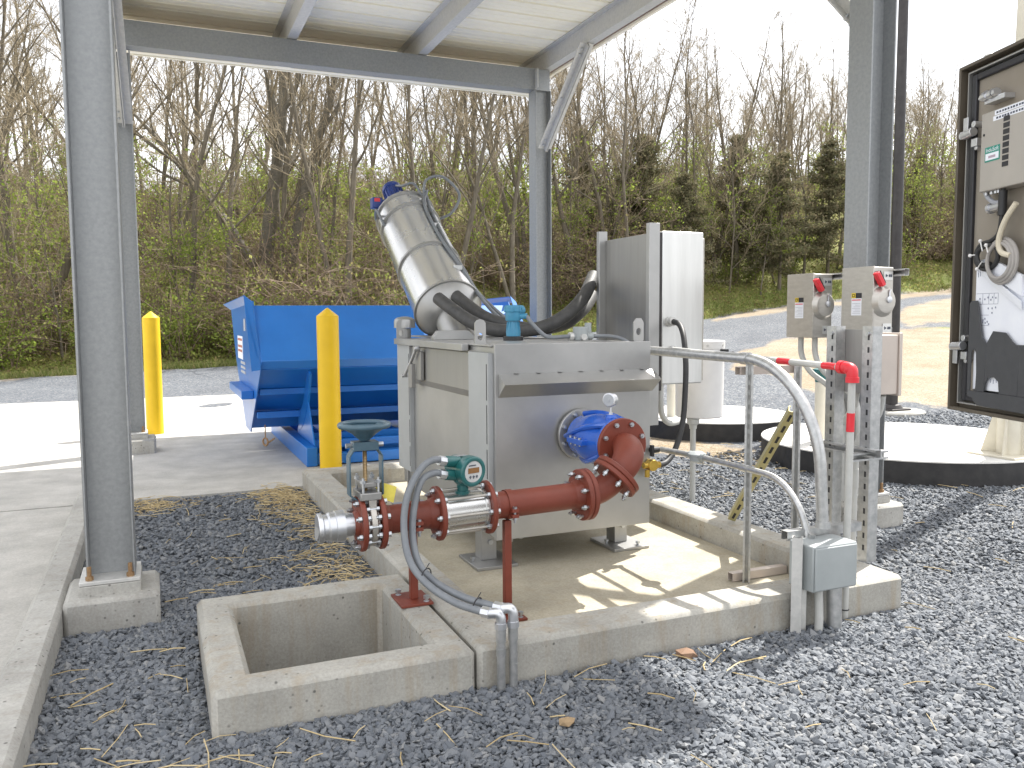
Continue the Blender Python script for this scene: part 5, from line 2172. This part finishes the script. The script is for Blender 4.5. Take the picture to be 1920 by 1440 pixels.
for dx, dz, lab in ((.0, .99, 'grey conduit dropping from the beige box to the ground, outer one'), (.055, .80, 'grey conduit curving down beside the slotted post, inner one')):
    k = MB()
    if dx == 0:
        pth = [V((3.36, 3.30, .995)), V((3.36, 3.31, .93))] + catmull([(3.36, 3.31, .93), (3.352, 3.345, .86), (3.33, 3.40, .80), (3.32, 3.43, .70), (3.32, 3.44, .5)], 6) + [V((3.32, 3.44, -.05))]
    else:
        pth = catmull([(3.36, 3.13, .995), (3.37, 3.16, .90), (3.365, 3.21, .83), (3.335, 3.255, .74), (3.33, 3.27, .6), (3.33, 3.27, .4)], 6) + [V((3.33, 3.27, -.05))]
    k.tube(pth, .019, 14)
    k.cyl((3.33, 3.27, .60) if dx else (3.32, 3.44, .62), (3.33, 3.27, .50) if dx else (3.32, 3.44, .52), .0225, n=16)
    tag(k.build('box_conduit', M_PVCG), lab, 'conduit', 'conduits under the beige box')

# ------------------------------------------------------------------ disconnect switches on the right column
for ya, yb, zb, lab in ((4.32, 4.562, 1.248, 'stainless safety switch box with red lever, left one, clear of the column'), (3.82, 4.065, 1.265, 'stainless safety switch box with red lever, right one, in front of the column')):
    zt = zb + .422
    s_ = thing('safety_switch', lab, 'switch box', (4.08, (ya + yb) / 2, zb), 'safety switches')
    k = MB()
    k.box(4.012, 4.165, ya, yb, zb, zt)
    k.build('case', M_SSD, s_, bevel=.004)
    k = MB()
    k.box(4.0, 4.011, ya - .004, yb + .004, zb + .004, zt + .004)
    dr = k.build('cover', M_SSD, s_, bevel=.003)
    k = MB()
    k.box(3.9985, 3.9998, ya + .085, ya + .165, zb + .13, zb + .235)
    lb = k.build('label', M_PAPER, dr)
    k = MB()
    k.box(3.9985, 3.9997, ya + .085, ya + .132, zb + .2365, zb + .268)
    k.build('label_black', M_BLK, lb)
    k = MB()
    k.box(3.9985, 3.9997, ya + .133, ya + .165, zb + .2365, zb + .268)
    lq = k.build('label_yellow', M_LABY, lb)
    k = MB()
    for (a, b_, c, d_) in ((.139, .159, .243, .247), (.139, .159, .258, .262), (.139, .143, .247, .258), (.155, .159, .247, .258)):
        k.box(3.9974, 3.9984, ya + a, ya + b_, zb + c, zb + d_)
    k.box(3.9974, 3.9984, ya + .09, ya + .127, zb + .255, zb + .258)
    k.box(3.9974, 3.9984, ya + .09, ya + .12, zb + .246, zb + .249)
    k.build('label_mark', M_INK if False else M_BLK, lq)
    k = MB()
    for j in range(7):
        k.box(3.9974, 3.9984, ya + .092, ya + .158 - .012 * (j % 3), zb + .142 + .010 * j, zb + .1445 + .010 * j)
    k.build('label_print', mat('faint_print', (.45, .46, .5), .8), lb)
    k = MB()
    k.box(3.9974, 3.9984, ya + .09, ya + .16, zb + .222, zb + .228)
    k.build('label_red', M_REDP, lb)
    k = MB()
    k.lathe((4.085, ya - .0005, zb + .215), (0, -1, 0), [(0, .095), (.002, .095), (.028, .072), (.03, .06)], 40)
    dk = k.build('dial_boss', M_SSD, s_)
    k = MB()
    k.lathe((4.10, ya - .031, zb + .225), (0, -1, 0), [(0, .022), (.008, .02), (.01, .012)], 20)
    k.tube([(4.10, ya - .036, zb + .225), (4.10, ya - .036, zb + .275), (4.108, ya - .036, zb + .285)], .005, 8)
    k.build('hasp', M_ALU, dk)
    k = MB()
    k.prism([(4.035, ya - .012, zb + .30), (4.060, ya - .012, zb + .315), (4.005, ya - .012, zb + .392), (3.980, ya - .012, zb + .378)], (0, -.035, 0))
    hl = k.build('lever', M_REDP, s_, bevel=.004)
    k = MB()
    k.prism([(4.062, ya - .008, zb + .316), (4.078, ya - .008, zb + .326), (4.030, ya - .008, zb + .400), (4.008, ya - .008, zb + .392)], (0, -.02, 0))
    k.build('lever_arm', M_BLK, hl)
    for z_, hb in ((.345, .05), (.025, .055)):
        k = MB()
        k.box(4.085, 4.155, ya - .0035, ya - .0008, zb + z_, zb + z_ + hb)
        pl = k.build('nameplate', M_SSW, s_)
        k = MB()
        zc_ = zb + z_ + hb / 2
        k.prism([(4.098, ya - .0042, zc_ - .010), (4.098, ya - .0042, zc_ + .010), (4.116, ya - .0042, zc_)], (0, -.001, 0))
        for xx in (4.124, 4.138):
            k.box(xx, xx + .010, ya - .0052, ya - .0042, zc_ - .008, zc_ + .008)
            k.box(xx + .003, xx + .007, ya - .0060, ya - .0053, zc_ - .004, zc_ + .004)
        k.build('plate_mark', M_INK, pl)
k = MB()
for z in (1.655, 1.30):
    strut(k, (4.19, 3.745 if z > 1.5 else 3.86, z), (4.19, 4.72, z), .041, (-1, 0, 0))
tag(k.build('strut_rail', M_GALV2, ang=20), 'pair of horizontal strut rails across the right column carrying the switch boxes', 'strut rail')
for y, dx, lab in ((4.50, 0, 'pale conduit bending down from the left switch box, left one'), (4.39, .02, 'pale conduit bending down from the left switch box, right one')):
    k = MB()
    pth = catmull([(4.07 + dx, y, 1.25), (4.07 + dx, y - .01, 1.13), (4.09 + dx, y - .07, 1.02), (4.15 + dx, y - .17, .93), (4.20 + dx, y - .24, .84), (4.215 + dx, y - .26, .7)], 6)
    pth.append(V((4.22 + dx, y - .262, -.02)))
    k.tube(pth, .019, 14)
    tag(k.build('switch_conduit', M_PVCG), lab, 'conduit', 'conduits under the left switch box')

# ------------------------------------------------------------------ round lids, posts, crane base
for cx, cy, r, lab in ((6.606, 5.867, 1.327, 'large round concrete lid with black side at the right, nearer one'), (6.24, 8.416, .985, 'round concrete lid with black side behind the tank, farther and smaller')):
    t = thing('well_lid', lab, 'round lid', (cx, cy, 0), 'round well lids')
    k = MB()
    k.lathe((cx, cy, -.05), (0, 0, 1), [(0, r - .004), (.244, r - .004)], 96)
    k.build('side', M_TAR, t, ang=50)
    k = MB()
    k.lathe((cx, cy, .1945), (0, 0, 1), [(0, r - .012), (.002, r), (.012, r - .004), (.0135, r - .012)], 96)
    k.build('top', M_LID, t, ang=50)
t = thing('vent_post', 'cream post with a teal cap on the near round lid, behind the slotted rack', 'post', (5.78, 6.10, .208))
k = MB()
k.lathe((5.78, 6.10, .208), (0, 0, 1), [(0, .06), (.60, .06)], 28)
k.build('post', M_CREAM, t)
k = MB()
k.lathe((5.78, 6.10, .77), (0, 0, 1), [(0, .063), (.09, .063), (.09, .085), (.12, .085), (.13, .05)], 28)
k.build('cap', M_TEAL, t)
t = thing('light_pole', 'dark bronze pole on a round concrete base just right of the steel column', 'pole', (9.60, 8.77, .03))
k = MB()
k.lathe((9.60, 8.77, -.1), (0, 0, 1), [(0, .44), (.13, .44), (.15, .42)], 36)
k.build('footing', M_CONCG, t)
k = MB()
k.box(9.42, 9.78, 8.59, 8.95, .051, .075)
k.lathe((9.60, 8.77, .0755), (0, 0, 1), [(0, .15), (.05, .12), (.06, .085)], 24)
k.build('base_plate', M_DARKP, t, bevel=.004)
k = MB()
k.lathe((9.60, 8.77, .12), (0, 0, 1), [(0, .080), (7.2, .060)], 28)
k.build('shaft', M_DARKP, t)
t = thing('davit_base', 'cream gusseted pedestal and mast on the near round lid behind the cabinet door', 'crane mast', (6.60, 4.80, .208))
k = MB()
k.box(6.38, 6.82, 4.58, 5.02, .2085, .226)
k.build('base_plate', M_CREAM, t, bevel=.003)
k = MB()
k.lathe((6.60, 4.80, .2265), (0, 0, 1), [(0, .095), (3.0, .075), (4.0, .06)], 28)
k.build('mast', M_CREAM, t)
k = MB()
for a in range(4):
    e = V((math.cos(a * PI / 2 + .4), math.sin(a * PI / 2 + .4), 0))
    c_ = V((6.60, 4.80, .2265)) + e * .08
    k.prism([c_, c_ + e * .13, c_ + e * .015 + V((0, 0, .42)), c_ + V((0, 0, .42))], V((-e.y, e.x, 0)) * .012)
k.build('gusset', M_CREAM, t)

# brass drain valve and small conduit at the right front of the tank
t = thing('drain_valve', 'small brass drain valve at the right edge of the tank behind the red elbow', 'valve', (2.60, 4.06, .5))
k = MB()
k.cyl((2.55, 4.07, .545), (2.66, 4.07, .545), .019, n=16)
k.cyl((2.605, 4.045, .545), (2.605, 4.095, .545), .032, n=20)
k.cyl((2.57, 4.06, .52), (2.57, 4.06, .48), .015, n=14)
k.build('body', M_BRASS, t, bevel=.002)
k = MB()
k.box(2.585, 2.60, 4.035, 4.060, .60, .665)
k.cyl((2.60, 4.07, .632), (2.66, 4.09, .628), .018, n=14)
k.build('plug', M_RUB, t)

# ------------------------------------------------------------------ control cabinet with its door swung open, at the right edge
AZ = R(17.8)
P0 = V((2.66, 2.16, 0))
sD = V((-math.sin(AZ), -math.cos(AZ), 0))
nD = V((-math.cos(AZ), math.sin(AZ), 0))
MD = Matrix(((sD.x, 0, nD.x, P0.x), (sD.y, 0, nD.y, P0.y), (0, 1, 0, 0), (0, 0, 0, 1)))   # local x: towards the hinge, y: up, z: towards the viewer
cb = thing('control_cabinet', 'dark control cabinet at the right edge with its door swung wide open', 'cabinet', (2.9, 1.4, 0))
WD = .90
k = MB()
k.box(0, WD, 1.056, 2.262, -.030, -.020, MD)
k.box(0, .012, 1.056, 2.262, -.0195, .018, MD)
k.box(WD - .012, WD, 1.056, 2.262, -.0195, .018, MD)
k.box(.0125, WD - .0125, 1.056, 1.068, -.0195, .018, MD)
k.box(.0125, WD - .0125, 2.250, 2.262, -.0195, .018, MD)
dr = k.build('door', M_DOOR, cb, bevel=.002)
k = MB()
k.box(.066, WD - .066, 1.112, 2.206, -.0192, -.0165, MD)
k.build('door_lining', M_DOORIN, dr)


def dring(mb, a, b_, c, d_, w_, z0, z1):
    mb.box(a, a + w_, c, d_, z0, z1, MD)
    mb.box(b_ - w_, b_, c, d_, z0, z1, MD)
    mb.box(a + w_ + .0003, b_ - w_ - .0003, c, c + w_, z0, z1, MD)
    mb.box(a + w_ + .0003, b_ - w_ - .0003, d_ - w_, d_, z0, z1, MD)


k = MB()
dring(k, .044, WD - .044, 1.092, 2.226, .024, -.019, -.004)
k.build('gasket', M_BLK, dr, bevel=.004)
k = MB()
dring(k, .034, WD - .034, 1.082, 2.236, .005, -.019, .004)
k.build('gasket_lip', M_SS, dr)
k = MB()
k.lathe(MD @ V((.13, 2.262, -.01)), (0, 0, 1), [(0, .02), (.008, .02), (.014, .01)], 14)
k.build('drip_shield_clip', M_GALVB, dr)
for zc_, sg in ((2.02, 1), (1.285, -1)):
    k = MB()
    k.box(.030, .056, zc_ - .012, zc_ + sg * .062 if sg > 0 else zc_ + .012, .010, .014, MD) if sg > 0 else k.box(.014, .040, zc_ - .062, zc_ + .012, .010, .014, MD)
    xx = .043 if sg > 0 else .027
    k.cyl(MD @ V((xx, zc_, .004)), MD @ V((xx, zc_, .030)), .013, n=18)
    k.cyl(MD @ V((xx, zc_, .020)), MD @ V((xx + .055, zc_ + .004, .020)), .015, n=18)
    k.box(xx + .03, xx + .062, zc_ - .045, zc_ - .018, -.016, .012, MD)
    k.cyl(MD @ V((xx + .045, zc_ + .03, -.016)), MD @ V((xx + .045, zc_ + .03, .016)), .011, n=16)
    k.cyl(MD @ V((xx + .048, zc_ - .05, -.016)), MD @ V((xx + .048, zc_ - .05, .006)), .008, n=12)
    k.build('latch', M_ALU, dr, bevel=.001)
# connector pair above the device
k = MB()
for sx, rr in ((.125, .006), (.137, .012), (.152, .017), (.166, .012), (.182, .016), (.20, .014)):
    k.cyl(MD @ V((sx, 2.125, .02)), MD @ V((sx + .014, 2.128, .02)), rr, n=16)
k.box(.15, .25, 2.10, 2.116, -.016, .02, MD)
k.build('terminal_fitting', M_ALU, dr)
dv = thing('process_device', 'flat grey instrument case with vents fixed inside the open cabinet door', 'instrument', MD @ V((.3, 1.9, 0)))
k = MB()
k.box(.168, .56, 1.806, 2.063, -.016, .040, MD)
k.build('case', M_DEV, dv, bevel=.003)
k = MB()
for j in range(8):
    k.box(.279, .308, 1.872 + j * .0205, 1.872 + j * .0205 + .0155, .0402, .0412, MD)
k.build('vent', M_BLK, dv)
k = MB()
k.cyl(MD @ V((.184, 1.992, .0402)), MD @ V((.184, 1.992, .0412)), .0045, n=12)
k.build('screw_hole', M_BLK, dv)
k = MB()
k.box(.193, .266, 1.900, 1.948, .0402, .0412, MD)
lb = k.build('label', M_LABG, dv)
k = MB()
k.box(.197, .262, 1.905, 1.927, .0413, .0418, MD)
k.build('label_white', M_PAPER, lb)
bx_, by_ = sD, V((0, 0, 1))
text_mesh('lettering', 'InduSoft', .019, axes(MD @ V((.2295, 1.9375, .0416)), bx_, by_), M_PAPER, lb)
k = MB()
k.box(.212, .247, 1.911, 1.919, .0419, .0421, MD)
k.build('label_print', mat('faint_mauve_print', (.40, .32, .38), .8), lb)
k = MB()
k.box(.235, .56, 2.045, 2.0595, .0402, .0408, MD)
k.box(.228, .50, 2.0275, 2.0425, .0402, .0408, MD)
l2 = k.build('label_strip', M_PAPER, dv)
k = MB()
for r_ in range(2):
    for j in range(14):
        k.box(.243 + j * .013 + (j % 3) * .001, .253 + j * .013, 2.049 - r_ * .0175, 2.0555 - r_ * .0175, .0409, .0411, MD)
k.build('label_print', M_INK, l2)
k = MB()
for j, xx in enumerate((.178, .205, .225, .24)):
    k.cyl(MD @ V((xx, 1.805, .02)), MD @ V((xx, 1.796, .02)), .006, n=10)
k.build('port', M_ALU, dv)
k = MB()
k.tube(catmull([MD @ V(p) for p in ((.166, 2.01, .012), (.15, 1.93, .014), (.152, 1.86, .014), (.17, 1.80, .014), (.205, 1.77, .012), (.24, 1.765, .010))], 8), .008, 8)
tag(k.build('ribbon_cable', mat('pale_ribbon', (.34, .35, .38), .5)), 'pale ribbon cable curving round the lower left of the grey instrument', 'cable')
k = MB()
k.cyl(MD @ V((.185, 1.752, .006)), MD @ V((.24, 1.756, .006)), .014, n=18)
k.cyl(MD @ V((.178, 1.752, .006)), MD @ V((.19, 1.752, .006)), .018, n=18)
k.build('lower_connector', M_ALU, dr)
k = MB()
k.tube(catmull([MD @ V(p) for p in ((.262, 1.806, .02), (.262, 1.75, .022), (.26, 1.70, .022), (.245, 1.66, .02), (.21, 1.642, .02), (.165, 1.635, .02), (.138, 1.61, .02), (.140, 1.575, .02), (.172, 1.552, .02), (.215, 1.552, .02), (.245, 1.575, .02), (.25, 1.61, .024), (.215, 1.628, .026), (.165, 1.618, .026), (.150, 1.595, .026), (.17, 1.566, .026), (.22, 1.566, .026))], 8), .0075, 10)
k.cyl(MD @ V((.262, 1.80, .02)), MD @ V((.262, 1.72, .022)), .013, n=12)
tag(k.build('coiled_cable', M_RUB), 'black cord coiled inside the cabinet door under the grey instrument', 'cord')
k = MB()
for j, rr in enumerate((.072, .064, .057)):
    k.torus(MD @ V((.272, 1.572, .022 + .006 * j)), nD, rr, .0065, 40, 8)
tag(k.build('coiled_cable', mat('grey_cord', (.33, .31, .29), .5)), 'grey cord coiled in a ring inside the cabinet door above the papers', 'cord')
k = MB()
k.tube(catmull([MD @ V(p) for p in ((.34, 1.75, .03), (.30, 1.70, .036), (.278, 1.64, .04), (.29, 1.60, .04), (.33, 1.585, .036))], 8), .009, 10)
tag(k.build('cream_cable', mat('cream_cord', (.60, .54, .42), .5)), 'thick cream cord in front of the coiled cords in the cabinet', 'cord')
k = MB()
for a, b_ in (((.17, 1.645, .03), (.19, 1.61, .035)), ((.118, 1.60, .03), (.15, 1.60, .035)), ((.158, 1.552, .03), (.19, 1.575, .035)), ((.208, 1.628, .035), (.228, 1.602, .042))):
    k.tube([MD @ V(a), MD @ V(b_)], .0022, 6)
    k.sphere(MD @ V(a), .0065, 10, 6)
tag(k.build('cable_ties', M_PVC), 'white cable ties on the coiled cords inside the cabinet door', 'cable tie')

# document pocket and drawings
pk = thing('document_pocket', 'charcoal plastic document pocket inside the cabinet door', 'document pocket', MD @ V((.3, 1.1, 0)))


def dpoly(poly, z, th):
    k = MB()
    k.prism([MD @ V((a, b_, z)) for a, b_ in poly], nD * th)
    return k


k = MB()
k.prism([MD @ V((a, b_, .012)) for a, b_ in ((.104, 1.135), (.122, 1.135), (.1225, 1.262), (.128, 1.275), (.138, 1.278), (.147, 1.268), (.152, 1.20), (.15, 1.150), (.146, 1.135), (.196, 1.135), (.20, 1.30), (.178, 1.320), (.158, 1.40), (.1515, 1.437), (.146, 1.445), (.115, 1.445), (.104, 1.435))], nD * .004)
k.prism([MD @ V((a, b_, .012)) for a, b_ in ((.1965, 1.135), (.202, 1.165), (.215, 1.185), (.245, 1.188), (.266, 1.175), (.272, 1.135), (.36, 1.135), (.36, 1.30), (.345, 1.30), (.325, 1.312), (.295, 1.338), (.232, 1.342), (.2005, 1.30))], nD * .004)
k.prism([MD @ V((a, b_, .0115)) for a, b_ in ((.104, 1.1345), (.104, 1.122), (.112, 1.113), (.135, 1.110), (.14, 1.10), (.16, 1.086), (.40, 1.082), (.62, 1.082), (.62, 1.1345))], nD * .0045)
k.prism([MD @ V((a, b_, .012)) for a, b_ in ((.3605, 1.135), (.62, 1.135), (.62, 1.44), (.59, 1.44), (.57, 1.32), (.54, 1.30), (.3605, 1.30))], nD * .004)
k.build('front', M_CHAR, pk, bevel=.001, seg=1)
k = MB()
k.box(.104, .62, 1.112, 1.43, -.014, -.010, MD)
k.build('back', M_BLK, pk)
dw = thing('drawing_sheets', 'folded sheets of electrical drawings standing in the charcoal pocket', 'papers', MD @ V((.3, 1.12, 0)))
k = MB()
k.prism([MD @ V((a, b_, .002)) for a, b_ in ((.119, 1.14), (.60, 1.14), (.60, 1.50), (.30, 1.50), (.265, 1.515), (.16, 1.585), (.118, 1.583))], nD * .0016)
k.build('sheet', M_PAPER, dw)
fold = [(.145, 1.545, .004), (.16, 1.553, .016), (.20, 1.535, .020), (.26, 1.50, .018), (.36, 1.44, .014)]
lo = [(.150, 1.530, .004), (.165, 1.528, .010), (.20, 1.505, .012), (.26, 1.47, .011), (.36, 1.41, .010)]
k = MB()
for i in range(4):
    k.prism([MD @ V(fold[i]), MD @ V(fold[i + 1]), MD @ V(lo[i + 1]), MD @ V(lo[i])], nD * .0012)
k.prism([MD @ V((a, b_, .0045)) for a, b_ in ((.19, 1.535), (.235, 1.572), (.36, 1.52), (.36, 1.455))], nD * .010)
k.build('folded_sheet', M_PAPER, dw)
k = MB()
ZS = .0037
for b_ in (1.468, 1.432, 1.395, 1.36):
    k.box(.122, .235 if b_ > 1.4 else .19, b_, b_ + .0012, ZS, ZS + .0004, MD)
for a in (.156, .188, .214, .2345):
    k.box(a, a + .0012, 1.433, 1.468, ZS + .0005, ZS + .0008, MD)
for (a, b_) in ((.140, 1.448), (.166, 1.446), (.182, 1.452), (.197, 1.444), (.205, 1.452), (.222, 1.450), (.185, 1.415), (.205, 1.415), (.222, 1.418), (.205, 1.40), (.16, 1.375), (.17, 1.380), (.182, 1.37), (.16, 1.368), (.172, 1.366), (.19, 1.362)):
    k.box(a, a + .005, b_, b_ + .006, ZS + .0009, ZS + .0012, MD)
for (a, b_) in ((.126, 1.535), (.128, 1.525), (.135, 1.54), (.138, 1.528), (.24, 1.17), (.225, 1.165), (.212, 1.168)):
    k.box(a, a + .003, b_, b_ + .014, ZS, ZS + .0004, MD)
k.build('print', mat('drawing_print', (.20, .22, .30), .8), dw)
# the cabinet itself, beyond the right edge of the view
H0 = MD @ V((WD, 0, 0))
ca = R(232)
cx_ = V((math.cos(ca), math.sin(ca), 0))
cy_ = V((-cx_.y, cx_.x, 0))
MC = Matrix(((cx_.x, cy_.x, 0, H0.x + .05), (cx_.y, cy_.y, 0, H0.y - .04), (0, 0, 1, 0), (0, 0, 0, 1)))
k = MB()
k.box(.02, .92, .02, .03, 1.056, 2.262, MC)
k.box(.02, .92, .38, .39, 1.056, 2.262, MC)
k.box(.02, .03, .0305, .3795, 1.056, 2.262, MC)
k.box(.91, .92, .0305, .3795, 1.056, 2.262, MC)
k.box(.0305, .9095, .0305, .3795, 2.252, 2.262, MC)
k.box(.0305, .9095, .0305, .3795, 1.056, 1.066, MC)
k.build('cabinet_body', M_DOOR, cb, bevel=.003)
for a in (.06, .82):
    for b_ in (.05, .31):
        k = MB()
        k.box(a, a + .05, b_, b_ + .05, -.02, 1.055, MC)
        k.build('leg', M_GALV2, cb)
